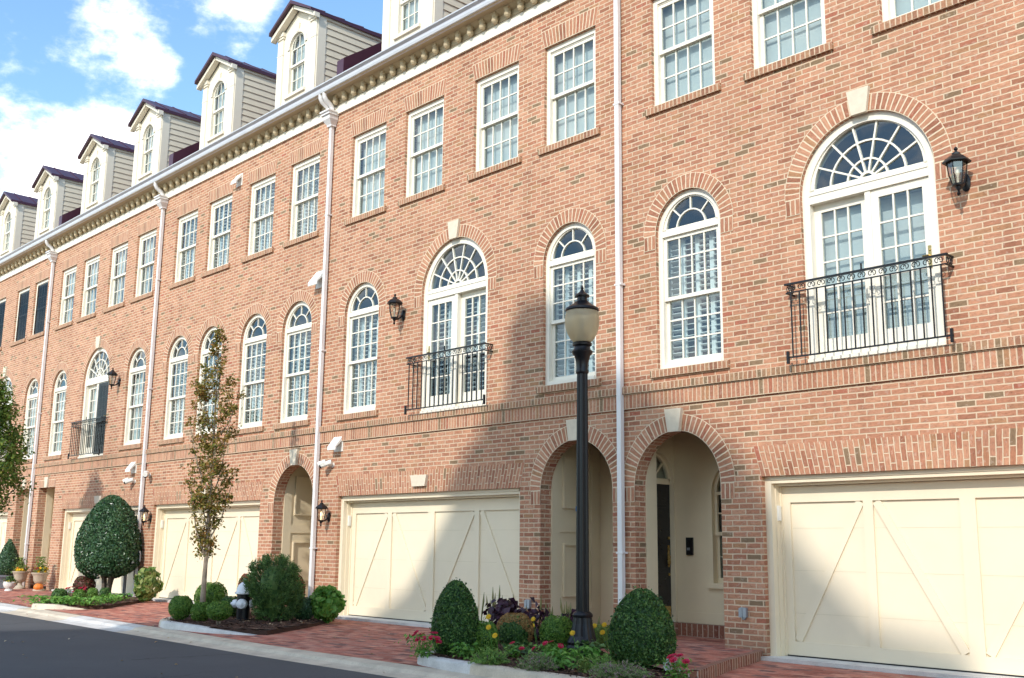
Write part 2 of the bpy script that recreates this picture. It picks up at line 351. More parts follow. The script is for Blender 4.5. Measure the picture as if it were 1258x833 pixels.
# ------------------------------------------------------------------ windows (prototypes kept as trees, copied)
def arch_ring(R, y, cz, th=.215, n=None, m=0, a0=0, a1=PI, y2=None):
    mb = MB(); n = n or round((a1 - a0) * (R + .06) / .0677)
    for i in range(n):
        t0 = a0 + (a1 - a0) * i / n; t1 = a0 + (a1 - a0) * (i + 1) / n
        P = lambda r, t, yy: (r * math.cos(t), yy, cz + r * math.sin(t))
        v0, v1 = i * .0677, (i + 1) * .0677
        mb.face([P(R,t0,y),P(R+th,t0,y),P(R+th,t1,y),P(R,t1,y)], [(0,v0),(.2,v0),(.2,v1),(0,v1)], m)
        mb.face([P(R+th,t0,y),P(R+th,t0,0.01),P(R+th,t1,0.01),P(R+th,t1,y)], [(.1,v0),(.1,v0),(.1,v1),(.1,v1)], m)
        mb.face([P(R,t0,.012),P(R,t0,y),P(R,t1,y),P(R,t1,.012)], [(.1,v0),(.1,v0),(.1,v1),(.1,v1)], m)
    return mb
def springers(mb, R, y, cz, th=.203, m=0):
    for s in (-1, 1):
        xa, xb = (R, R + th) if s > 0 else (-R - th, -R)
        for k in range(3):
            x0 = xa + (xb - xa) * k / 3; x1 = xa + (xb - xa) * (k + 1) / 3; v0 = k * .0677 + (0 if s > 0 else .406)
            mb.face([(x0,y,cz-.205),(x1,y,cz-.205),(x1,y,cz),(x0,y,cz)], [(0,v0),(0,v0+.0677),(.2,v0+.0677),(.2,v0)], m)
        mb.face([(xa,y,cz-.205),(xa,.01,cz-.205),(xb,.01,cz-.205),(xb,y,cz-.205)], m=m)
        mb.face([(xb,y,cz-.205),(xb,.01,cz-.205),(xb,.01,cz),(xb,y,cz)], [(.1,.03)]*4, m)
        mb.face([(xa,.01,cz-.205),(xa,y,cz-.205),(xa,y,cz),(xa,.01,cz)], [(.1,.03)]*4, m)
    return mb
def jack(w, z0, h, spl, y=-.004, bond=False, m=0):
    mb = MB(); n = round(w / .0677)
    for i in range(n):
        a, b = i / n, (i + 1) / n
        X = lambda t, top: (-w / 2 + w * t) if not top else (-w / 2 - spl + (w + 2 * spl) * t)
        um = h if bond else .2
        mb.face([(X(a,0),y,z0),(X(b,0),y,z0),(X(b,1),y,z0+h),(X(a,1),y,z0+h)], [(0,i*.0677),(0,(i+1)*.0677),(um,(i+1)*.0677),(um,i*.0677)], m)
    mb.face([(-w/2,y,z0),(-w/2,.01,z0),(w/2,.01,z0),(w/2,y,z0)], m=m)
    mb.face([(-w/2-spl,y,z0+h),(w/2+spl,y,z0+h),(w/2+spl,.01,z0+h),(-w/2-spl,.01,z0+h)], m=m)
    mb.face([(w/2,y,z0),(w/2,.01,z0),(w/2+spl,.01,z0+h),(w/2+spl,y,z0+h)], [(.1,.03)]*4, m)
    mb.face([(-w/2,.01,z0),(-w/2,y,z0),(-w/2-spl,y,z0+h),(-w/2-spl,.01,z0+h)], [(.1,.03)]*4, m)
    return mb
def sill_mb(w, z, yout=-.045, h=.10):
    mb = MB(); x0, x1 = -w / 2 - .10, w / 2 + .10
    mb.box(x0, x1, yout, .06, z - h, z)
    for i, f in enumerate(mb.f):                     # bricks on edge: v runs along x
        if i in (0, 1): mb.uv[i] = [(mb.v[k][0], mb.v[k][2] - z + h + .002) for k in f]
        elif i in (4, 5): mb.uv[i] = [(mb.v[k][0], .05) for k in f]
    return mb
def sash(mb, x0, x1, z0, z1, y0, y1, cols, rows, st=.05, rail=.05, brail=None, mu=.02, m=0):
    br = brail or rail
    mb.box(x0, x0 + st, y0, y1, z0, z1, m); mb.box(x1 - st, x1, y0, y1, z0, z1, m)
    mb.box(x0 + st, x1 - st, y0, y1, z1 - rail, z1, m); mb.box(x0 + st, x1 - st, y0, y1, z0, z0 + br, m)
    a, b, c, d = x0 + st, x1 - st, z0 + br, z1 - rail; ym = y0 + .004; yn = y1 - .006
    for i in range(1, cols):
        x = a + (b - a) * i / cols; mb.box(x - mu / 2, x + mu / 2, ym, yn, c, d, m)
    for j in range(1, rows):
        z = c + (d - c) * j / rows; mb.box(a, b, ym + .003, yn - .003, z - mu / 2, z + mu / 2, m)
    return (a, b, c, d)
def slats(mb, x0, x1, z0, z1, y, pitch, depth, ang, th=.007, m=0):
    z = z0 + pitch / 2
    while z < z1:
        mb.obox(((x0 + x1) / 2, y, z), ((1, 0, 0), (0, math.cos(ang), math.sin(ang)), (0, -math.sin(ang), math.cos(ang))), ((x1 - x0) / 2, depth / 2, th / 2), m)
        z += pitch
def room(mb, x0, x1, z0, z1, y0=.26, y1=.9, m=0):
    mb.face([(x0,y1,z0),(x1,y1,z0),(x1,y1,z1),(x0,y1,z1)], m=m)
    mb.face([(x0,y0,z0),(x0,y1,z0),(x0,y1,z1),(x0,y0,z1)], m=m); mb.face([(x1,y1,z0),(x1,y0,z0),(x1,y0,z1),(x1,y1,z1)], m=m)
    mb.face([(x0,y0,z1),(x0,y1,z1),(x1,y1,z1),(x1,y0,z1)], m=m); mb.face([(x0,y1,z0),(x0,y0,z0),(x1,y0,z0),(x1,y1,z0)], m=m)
Z3A, Z3B, W3 = 7.385, 9.06, 1.09
Z2A, Z2S, W2 = 3.63, 5.52, 1.08
ZFA, ZFS, WF = 3.46, 5.52, 1.71
_me = {}
def cm(key, fn):
    if key not in _me: _me[key] = fn()
    return _me[key]
TILT = (4, -6, 12, -16, -34)
def covering(kind, x0, x1, z0, z1, y, seed):
    r = random.Random(seed); mb = MB()
    if kind == 'mini':
        slats(mb, x0, x1, z0, z1 - r.choice((0, 0, 0, .0)), y, .046, .044, math.radians(-70), .003)
        mb.box(x0, x1, y - .02, y + .02, z1 - .04, z1)
        mat = M_BLIND; nm = 'blind'
    elif kind == 'shutter':
        n = 4 if x1 - x0 > .8 else 2
        for i in range(n):
            a = x0 + (x1 - x0) * i / n; b = x0 + (x1 - x0) * (i + 1) / n
            mb.box(a, a + .035, y - .015, y + .015, z0, z1); mb.box(b - .035, b, y - .015, y + .015, z0, z1)
            mb.box(a + .035, b - .035, y - .013, y + .013, z1 - .05, z1); mb.box(a + .035, b - .035, y - .013, y + .013, z0, z0 + .06)
            mb.box(a + .035, b - .035, y - .013, y + .013, (z0 + z1) / 2 - .03, (z0 + z1) / 2 + .03)
            for lo, hi in ((z0 + .06, (z0 + z1) / 2 - .03), ((z0 + z1) / 2 + .03, z1 - .05)):
                ang = math.radians(r.choice(TILT))
                slats(mb, a + .035, b - .035, lo, hi, y, .078, .084, ang, .009)
        mat = M_BLIND; nm = 'shutter'
    else:
        n = 26
        for half in ((x0, x0 + (x1 - x0) * .40), (x0 + (x1 - x0) * .58, x1)):
            for i in range(n):
                a = half[0] + (half[1] - half[0]) * i / n; b = half[0] + (half[1] - half[0]) * (i + 1) / n
                ya, yb = y + .02 * math.sin(i * 1.7), y + .02 * math.sin((i + 1) * 1.7)
                mb.face([(a, ya, z0), (b, yb, z0), (b, yb, z1), (a, ya, z1)])
        mat = M_CURTAIN; nm = 'curtain'
    return nm, mb.mesh(nm, mat)
def sash_window(parent, X, cover='mini', seed=0, dark=False):
    w = W3 / 2
    def fr():
        mb = MB()
        mb.box(-w, -w + .075, .055, .15, Z3A, Z3B); mb.box(w - .075, w, .055, .15, Z3A, Z3B)
        mb.box(-w + .075, w - .075, .055, .15, Z3B - .08, Z3B - .001); mb.box(-w + .075, w - .075, .045, .17, Z3A, Z3A + .05)
        mb.box(-w + .075, w - .075, .075, .15, Z3B - .10, Z3B - .08)
        return mb.mesh('window', M_FRAME)
    o = link('window', cm('w3f', fr), parent, (X, 0, 0)); a, b = -w + .075, w - .075; zm = 8.22
    def s1(): mb = MB(); sash(mb, a, b, zm - .02, Z3B - .10, .085, .12, 4, 2); return mb.mesh('sash', M_FRAME)
    def s2(): mb = MB(); sash(mb, a, b, Z3A + .05, zm + .025, .125, .16, 4, 2); return mb.mesh('sash', M_FRAME)
    def g(): mb = MB(); mb.face([(a,.104,zm),(b,.104,zm),(b,.104,Z3B-.1),(a,.104,Z3B-.1)]); mb.face([(a,.144,Z3A+.05),(b,.144,Z3A+.05),(b,.144,zm),(a,.144,zm)]); return mb.mesh('pane', M_GLASS)
    link('sash', cm('w3s1', s1), o); link('sash', cm('w3s2', s2), o); link('pane', cm('w3g', g), o)
    link('sill', cm('w3sill', lambda: sill_mb(W3, Z3A).mesh('sill', M_ROWL)), o)
    link('brick_arch', cm('w3j', lambda: jack(W3, Z3B, .30, .075).mesh('brick_arch', M_ARCH)), o)
    def rm(): mb = MB(); room(mb, -w, w, Z3A, Z3B); return mb.mesh('room', M_DARK)
    link('room', cm('w3r', rm), o)
    if dark:
        link('screen', cm('w3d', lambda: (lambda mb: (mb.box(a, b, .063, .066, Z3A + .05, Z3B - .1), mb.mesh('screen', M_SCREENM))[1])(MB())), o)
    else:
        nm, me = cm(('c3', cover, seed % 3), lambda: covering(cover, -w + .05, w - .05, Z3A + .02, Z3B - .06, .215, seed)); link(nm, me, o)
    return o
M_SCREENM = clearglass('insect_screen', (.42, .43, .45), .06)
def fanlight(mb, R, y0, y1, cz, spokes, arcs, fr=.05, mu=.02):
    mb.arc(R - fr, R, y0, y1, 0, PI, 28, 0, cz)
    for ra in arcs: mb.arc(ra - mu / 2, ra + mu / 2, y0 + .004, y1 - .004, 0, PI, 20, 0, cz)
    r0 = arcs[0] if len(spokes) < 5 else .12 * R
    for a in spokes:
        mb.bar((r0 * math.cos(a), (y0 + y1) / 2, cz + r0 * math.sin(a)), ((R - fr * .7) * math.cos(a), (y0 + y1) / 2, cz + (R - fr * .7) * math.sin(a)), mu, y1 - y0 - .012)
def arched_window(parent, X, cover='shutter', seed=0):
    w = W2 / 2
    def fr():
        mb = MB()
        mb.box(-w, -w + .075, .055, .15, Z2A, Z2S); mb.box(w - .075, w, .055, .15, Z2A, Z2S)
        mb.arc(w - .075, w, .055, .15, 0, PI, 28, 0, Z2S)
        mb.box(-w + .075, w - .075, .045, .17, Z2A, Z2A + .07); mb.box(-w + .075, w - .075, .05, .16, Z2S - .045, Z2S + .035)
        return mb.mesh('window', M_FRAME)
    o = link('window', cm('w2f', fr), parent, (X, 0, 0)); a, b = -w + .075, w - .075; zm = 4.60
    def fl(): mb = MB(); fanlight(mb, w - .075, .075, .12, Z2S + .035, [PI * .25, PI * .5, PI * .75], [.24]); mb.box(a, b, .075, .12, Z2S + .035, Z2S + .065); return mb.mesh('fanlight', M_FRAME)
    def s1(): mb = MB(); sash(mb, a, b, zm - .02, Z2S - .045, .085, .12, 4, 3); return mb.mesh('sash', M_FRAME)
    def s2(): mb = MB(); sash(mb, a, b, Z2A + .07, zm + .025, .125, .16, 4, 3, brail=.07); return mb.mesh('sash', M_FRAME)
    def g():
        mb = MB(); mb.face([(a,.104,zm),(b,.104,zm),(b,.104,Z2S),(a,.104,Z2S)]); mb.face([(a,.144,Z2A+.07),(b,.144,Z2A+.07),(b,.144,zm),(a,.144,zm)])
        mb.fan(w - .08, .098, 0, Z2S + .035); return mb.mesh('pane', M_GLASS)
    link('fanlight', cm('w2fl', fl), o); link('sash', cm('w2s1', s1), o); link('sash', cm('w2s2', s2), o); link('pane', cm('w2g', g), o)
    link('sill', cm('w2sill', lambda: sill_mb(W2, Z2A).mesh('sill', M_ROWL)), o)
    link('brick_arch', cm('w2a', lambda: springers(arch_ring(w, -.006, Z2S), w, -.006, Z2S).mesh('brick_arch', M_ARCH)), o)
    def rm(): mb = MB(); room(mb, -w, w, Z2A, Z2S + w); return mb.mesh('room', M_DARK)
    link('room', cm('w2r', rm), o)
    nm, me = cm(('c2', cover, seed % 4), lambda: covering(cover, -w + .06, w - .06, Z2A + .05, Z2S - .02, .225, seed)); link(nm, me, o)
    return o
def french_window(parent, X, flip=False, cover='mini', seed=0, screen=False):
    w = WF / 2; s = -1 if flip else 1
    def fr():
        mb = MB()
        mb.box(-w, -w + .10, .05, .2, ZFA + .02, ZFS); mb.box(w - .10, w, .05, .2, ZFA + .02, ZFS)
        mb.arc(w - .10, w, .05, .2, 0, PI, 36, 0, ZFS)
        mb.box(-w + .1, w - .1, .045, .2, ZFS - .10, ZFS + .05); mb.box(-w + .1, w - .1, .035, .16, ZFS + .0, ZFS + .03)
        mb.box(-w, w, .02, .24, ZFA, ZFA + .05)
        mb.box(s * .0 - .035, s * .0 + .035, .06, .2, ZFA + .05, ZFS - .1)
        return mb.mesh('french_window', M_FRAME)
    o = link('french_window', cm(('ff', flip), fr), parent, (X, 0, 0)); R = w - .10
    def fl():
        mb = MB(); fanlight(mb, R, .075, .125, ZFS + .05, [PI * i / 7 for i in range(1, 7)], [R * .34, R * .64], .055, .022)
        mb.arc(.10 * R, .10 * R + .03, .08, .12, 0, PI, 12, 0, ZFS + .05); mb.box(-R, R, .075, .125, ZFS + .05, ZFS + .085); return mb.mesh('fanlight', M_FRAME)
    link('fanlight', cm('ffl', fl), o)
    def leaf(x0, x1, y0, y1):
        mb = MB(); mb_b = sash(mb, x0, x1, ZFA + .05, ZFS - .1, y0, y1, 3, 5, .095, .10, .24, .02); return mb.mesh('door_leaf', M_FRAME)
    xa, xb = (.035, w - .1) if not flip else (-w + .1, -.035)      # the front leaf
    xc, xd = (-w + .1, -.035) if not flip else (.035, w - .1)      # the set-back leaf
    link('door_leaf', cm(('fl1', flip), lambda: leaf(xa, xb, .075, .115)), o)
    link('door_leaf', cm(('fl2', flip), lambda: leaf(xc, xd, .145, .185)), o)
    def g():
        mb = MB(); mb.face([(xa,.097,ZFA+.2),(xb,.097,ZFA+.2),(xb,.097,ZFS-.15),(xa,.097,ZFS-.15)]); mb.face([(xc,.167,ZFA+.2),(xd,.167,ZFA+.2),(xd,.167,ZFS-.15),(xc,.167,ZFS-.15)])
        mb.fan(R - .02, .102, 0, ZFS + .06); return mb.mesh('pane', M_GLASS)
    link('pane', cm(('fg', flip), g), o)
    def hd():
        mb = MB(); x = (xb - .05) if not flip else (xa + .05)
        mb.box(x - .018, x + .018, .068, .074, 4.36, 4.62); mb.tube([(x, .07, 4.50), (x, .03, 4.50), (x - s * .07, .028, 4.50)], .010, 6); mb.lathe([(0, 0), (.014, .004), (0, .012)], (x, .058, 4.57), 8, axis='y'); return mb.mesh('handle', M_BRASS)
    link('handle', cm(('fh', flip), hd), o)
    link('brick_arch', cm('fa', lambda: springers(arch_ring(w, -.006, ZFS), w, -.006, ZFS).mesh('brick_arch', M_ARCH)), o)
    def ks(): mb = MB(); mb.prism([(-.095, ZFS + w - .02), (.095, ZFS + w - .02), (.145, ZFS + w + .29), (-.145, ZFS + w + .29)], -.05, .0); return mb.mesh('keystone', M_STONE)
    link('keystone', cm('fk', ks), o)
    def rm(): mb = MB(); room(mb, -w, w, ZFA, ZFS + w, .3, 1.6); return mb.mesh('room', M_DARK)
    link('room', cm('fr', rm), o)
    if screen:
        link('screen', cm(('fs', flip), lambda: (lambda mb: (mb.box(xa + .02, xb - .01, .064, .068, ZFA + .07, ZFS - .12), mb.mesh('screen', M_SCREENM))[1])(MB())), o)
    nm, me = cm(('cf', cover, seed), lambda: covering(cover, -w + .12, w - .12, ZFA + .12, ZFS - .14, .25, seed)); link(nm, me, o)
    return o
def balcony(parent, X):
    mb0 = MB(); yb = -.17; x0, x1 = -.99, .99
    mb0.box(x0 - .02, x1 + .02, yb - .018, yb + .018, 4.405, 4.428); mb0.box(x0, x1, yb - .008, yb + .008, 4.305, 4.318)
    for s in (-1, 1):
        mb0.box(s * .99 - .012, s * .99 + .012, yb, .0, 4.405, 4.424); mb0.box(s * .99 - .012, s * .99 + .012, yb, .0, 4.30, 4.316)
    mb0.box(-.008, .008, yb - .008, yb + .008, 4.428, 4.50)
    def top(): return mb0.mesh('balcony', M_IRON)
    o = link('balcony', cm('bt', top), parent, (X, 0, 0))
    def bal():
        mb = MB(); n = 16
        for i in range(n + 1):
            x = -.93 + 1.86 * i / n; mb.box(x - .007, x + .007, yb - .007, yb + .007, 3.53, 4.305)
        return mb.mesh('balusters', M_IRON)
    link('balusters', cm('bb', bal), o)
    def scr():
        mb = MB()
        for i in range(15):
            x = -.91 + 1.82 * i / 14
            for sg, dx in ((1, -.022), (-1, .022)):
                pts = [(x + dx + sg * (.036 - .0026 * k) * math.cos(k * .62) , yb, 4.361 + (.040 - .0026 * k) * math.sin(k * .62)) for k in range(10)]
                mb.tube(pts, .0055, 5)
        for s in (-1, 1):
            for k in range(3):
                yy = yb + .03 + k * .05; mb.tube([(s * .99, yy + .02 * math.cos(a * .7), 4.36 + .034 * math.sin(a * .7)) for a in range(9)], .006, 5)
        return mb.mesh('scrollwork', M_IRON)
    link('scrollwork', cm('bs', scr), o)
    def bot():
        mb = MB(); mb.box(-1.02, 1.02, yb - .009, yb + .009, 3.515, 3.533)
        for s in (-1, 1):
            mb.box(s * 1.0 - .014, s * 1.0 + .014, yb - .016, yb + .016, 3.45, 3.60)
        return mb.mesh('bottom_rail', M_IRON)
    link('bottom_rail', cm('bo', bot), o)
    return o

# ------------------------------------------------------------------ garage
GW, GH = 4.80, 2.147
def garage(parent, X, off):
    w = GW / 2; yd = .27
    def door():
        mb = MB(); a, b = -w + .1, w - .1; H0, H1 = .045, GH - .12
        mb.face([(a,yd,H0),(b,yd,H0),(b,yd,H1),(a,yd,H1)])
        yb, yf = yd - .001, yd - .028
        mb.box(a, b, yf, yb, H0, H0 + .17); mb.box(a, b, yf, yb, H1 - .19, H1)
        n = 4; st = [.13, .13, .13, .17, .13]
        xs = [a + .065, a + (b - a) * .25, a + (b - a) * .5, a + (b - a) * .75, b - .065]; ws = [.065, .06, .085, .06, .065]
        for x, h in zip(xs, ws): mb.box(x - h, x + h, yf, yb, H0 + .17, H1 - .19)
        for i in range(4):
            l, r = xs[i] + ws[i] + .01, xs[i + 1] - ws[i + 1] - .01; zb, zt = H0 + .18, H1 - .20
            p, q = ((l + .03, zb), (r - .03, zt)) if i % 2 == 0 else ((r - .03, zb), (l + .03, zt))
            mb.bar((p[0], (yf + yb) / 2 + .004, p[1]), (q[0], (yf + yb) / 2 + .004, q[1]), .10, .018)
        return mb.mesh('garage_door', M_GAR)
    o = link('garage_door', cm('gd', door), parent, (X, 0, 0))
    def grooves():
        mb = MB(); a, b = -w + .1, w - .1
        for k in (1, 2, 3):
            z = .045 + (GH - .165) * k / 4; mb.box(a + .14, b - .14, yd - .0022, yd - .0005, z - .003, z + .003)
        return mb.mesh('section_joint', M_JOINT)
    link('section_joint', cm('gg', grooves), o)
    def trim():
        mb = MB()
        for s in (-1, 1):
            x0, x1 = sorted((s * w, s * (w - .085))); mb.box(x0, x1, .07, .15, 0.04, GH - .001)
            x0, x1 = sorted((s * (w - .004), s * (w - .1))); mb.box(x0, x1, .15, .33, 0.04, GH - .001)
            x0, x1 = sorted((s * (w - .1), s * (w - .125))); mb.box(x0, x1, .225, .269, 0.045, GH - .11)
        mb.box(-w + .085, w - .085, .07, .15, GH - .085, GH - .001); mb.box(-w + .1, w - .1, .15, .33, GH - .115, GH - .004)
        mb.box(-w + .085, w - .085, .055, .07, GH - .045, GH - .001)
        return mb.mesh('garage_frame', M_GAR)
    link('garage_frame', cm('gt', trim), o)
    link('brick_arch', cm('gj', lambda: jack(GW, GH, .37, .10, bond=True).mesh('brick_arch', M_JACK)), o)
    def ks(): mb = MB(); mb.prism([(-.17, GH + .10), (.17, GH + .10), (.215, GH + .285), (-.215, GH + .285)], -.06, .0); return mb.mesh('keystone', M_STONE)
    if off: link('keystone', cm('gk', ks), o)
    def th(): mb = MB(); mb.box(-w - .02, w + .02, -.10, .36, -.05, .042); return mb.mesh('threshold', M_CONC2)
    link('threshold', cm('gth', th), o)
    link('bottom_seal', cm('gbs', lambda: (lambda mb: (mb.box(-w + .1, w - .1, yd - .034, yd - .003, .0425, .058), mb.mesh('bottom_seal', M_DOORBLK))[1])(MB())), o)
    def kp(): mb = MB(); mb.box(-w + .1, -w + .125, .16, .21, 1.62, 1.80); mb.box(-w + .098, -w + .101, .165, .205, 1.63, 1.79); return mb.mesh('keypad', M_HOOD)
    link('keypad', cm('gkp', kp), o)
    return o

# ------------------------------------------------------------------ dormer
def dormer(parent, X, yf=.2, z0=10.15):
    hw = .78; wr = .31; zs = 11.93; zw = 10.86; ze = 12.46; za = 12.90
    def front():
        # wall polygon with an arched hole
        bm = bmesh.new(); outer = [(-hw, z0), (hw, z0), (hw, ze), (0, za), (-hw, ze)]
        hole = [(-wr, zw), (wr, zw)] + [(wr * math.cos(PI * i / 14), zs + wr * math.sin(PI * i / 14)) for i in range(15)]
        es = []
        for loop in (outer, hole):
            vs = [bm.verts.new((x, 0, z)) for x, z in loop]
            es += [bm.edges.new((vs[i], vs[(i + 1) % len(vs)])) for i in range(len(vs))]
        bmesh.ops.triangle_fill(bm, edges=es, use_beauty=True, normal=(0, -1, 0))
        mb = MB()
        for f in bm.faces: mb.face([v.co[:] for v in f.verts])
        bm.free()
        n = len(hole)
        for i in range(n):
            (a, b), (c, d) = hole[i], hole[(i + 1) % n]; mb.face([(a,0,b),(c,0,d),(c,.10,d),(a,.10,b)])
        for s in (-1, 1):
            x0, x1 = sorted((s * hw, s * (hw - .22))); mb.box(x0, x1, -.03, -.001, z0, ze - .10)
            mb.box(x0 - .008, x1 + .008, -.038, -.001, 11.90, 11.925)
            x0, x1 = sorted((s * (hw + .03), s * (hw - .27))); mb.box(x0, x1, -.075, -.001, ze - .13, ze - .04); mb.box(x0 + .02, x1 - .02, -.055, -.002, ze - .18, ze - .13)
            mb.box(*sorted((s * hw, s * (hw + .022))), 0.0, .2, z0, ze)
        mb.prism([(-.05, zs + wr + .02), (.05, zs + wr + .02), (.075, zs + wr + .20), (-.075, zs + wr + .20)], -.03, -.001)
        mb.arc(wr + .002, wr + .075, -.022, -.001, 0, PI, 20, 0, zs)
        mb.box(-wr - .09, wr + .09, -.05, -.001, zw - .07, zw - .005)
        return mb.mesh('dormer', M_DTRIM)
    o = link('dormer', cm('df', front), parent, (X, yf, 0))
    def side():
        mb = MB(); n = 15
        for s in (-1, 1):
            for i in range(n):
                a = z0 + (ze - z0) * i / n; b = z0 + (ze - z0) * (i + 1) / n
                xi, xo = s * (hw - .002), s * (hw + .018)
                mb.face([(xo, .2, a), (xo, 3.4, a), (xi, 3.4, b), (xi, .2, b)]); mb.face([(xi, .2, a), (xi, 3.4, a), (xo, 3.4, a), (xo, .2, a)])
            mb.box(*sorted((s * (hw + .001), s * (hw + .03))), .2, 3.4, ze - .14, ze - .005)
        return mb.mesh('siding', M_SIDING)
    link('siding', cm('ds', side), o)
    def roof():
        mb = MB(); e = .07; t = .05; sl = (za - ze) / hw; yo = -.24
        for s in (-1, 1):
            P = [(0, za + .03), (s * (hw + e), ze + .03 - sl * e), (s * (hw + e), ze + .03 - sl * e - t - .03), (s * (hw), ze - .02), (0, za - t)]
            if s > 0: P = P[::-1]
            mb.prism(P, yo, 3.8)
        for s in (-1, 1):                                   # standing seams
            for k in range(7):
                y = yo + .35 + k * .5; mb.bar((0, y, za + .035), (s * (hw + e), y, ze + .035 - sl * e), .025, .025, (0, 0, 1))
        return mb.mesh('roof', M_MAROON)
    link('roof', cm('dr', roof), o)
    def soff():
        mb = MB()
        for s in (-1, 1):
            P = [(s * .02, za - .075), (s * (hw + .10), ze - .075 - .02), (s * (hw + .10), ze - .20), (s * .02, za - .16)]
            mb.prism(P if s < 0 else P[::-1], -.16, -.03)
        return mb.mesh('rake_board', M_DTRIM)
    link('rake_board', cm('drb', soff), o)
    def wf():
        mb = MB(); r = wr
        mb.arc(r - .035, r, .03, .10, 0, PI, 20, 0, zs); zm = 11.52
        sash(mb, -r, r, zm, zs + .0, .04, .075, 3, 1, .04, .02, .045, .018); sash(mb, -r, r, zw, zm + .02, .075, .11, 3, 2, .04, .045, .06, .018)
        for s in (-1, 1):                                   # gothic glazing bars
            mb.arc(r * 1.34 - .008, r * 1.34 + .008, .045, .07, 0 if s < 0 else PI * .62, PI * .38 if s < 0 else PI, 10, s * r * .67 + (0), zs)
        mb.box(-.008, .008, .045, .07, zs, zs + r - .03)
        return mb.mesh('window_frame', M_FRAME)
    link('window_frame', cm('dw', wf), o)
    def g(): mb = MB(); mb.face([(-wr,.06,11.53),(wr,.06,11.53),(wr,.06,zs),(-wr,.06,zs)]); mb.face([(-wr,.093,zw),(wr,.093,zw),(wr,.093,11.53),(-wr,.093,11.53)]); mb.fan(wr - .01, .06, 0, zs); return mb.mesh('pane', M_GLASS)
    link('pane', cm('dg', g), o)
    def bl(): mb = MB(); slats(mb, -wr, wr, zw, zs + wr, .15, .05, .05, math.radians(-66), .003); room(mb, -wr, wr, zw - .02, zs + wr, .2, .7, 1); return mb.mesh('blind', [M_BLIND, M_DARK])
    link('blind', cm('db', bl), o)
    return o

# ------------------------------------------------------------------ the row of houses
ZTOP = 9.67; ROOFS = .72
def wall_mesh(xl, xr, holes):
    """holes: list of (loop of (x,z), reveal depth)"""
    bm = bmesh.new(); es = []
    outer = [(xl, -.25), (xr, -.25), (xr, ZTOP + .08), (xl, ZTOP + .08)]
    for loop in [outer] + [h for h, d in holes]:
        vs = [bm.verts.new((x, 0, z)) for x, z in loop]; es += [bm.edges.new((vs[i], vs[(i + 1) % len(vs)])) for i in range(len(vs))]
    bmesh.ops.triangle_fill(bm, edges=es, use_beauty=True, normal=(0, -1, 0))
    mb = MB()
    for f in bm.faces:
        pts = [v.co[:] for v in f.verts]; mb.face(pts, [(p[0], p[2]) for p in pts])
    bm.free()
    for h, d in holes:
        n = len(h); run = 0
        for i in range(n):
            (a, b), (c, e) = h[i], h[(i + 1) % n]; L = math.hypot(c - a, e - b)
            if abs(a - c) < 1e-6: uv = [(.0, b), (.0, e), (d, e), (d, b)]
            else: uv = [(.02, run), (.02, run + L), (.02 + d, run + L), (.02 + d, run)]
            mb.face([(a,0,b),(c,0,e),(c,d,e),(a,d,b)], uv); run += L
    return mb
def rect(x0, x1, z0, z1): return [(x0, z0), (x1, z0), (x1, z1), (x0, z1)]
def archl(cx, r, z0, zs, n=28): return [(cx - r, z0), (cx + r, z0)] + [(cx + r * math.cos(PI * i / n), zs + r * math.sin(PI * i / n)) for i in range(n + 1)]
ER, EZ = .705, 2.09                                        # entrance arch radius and springing
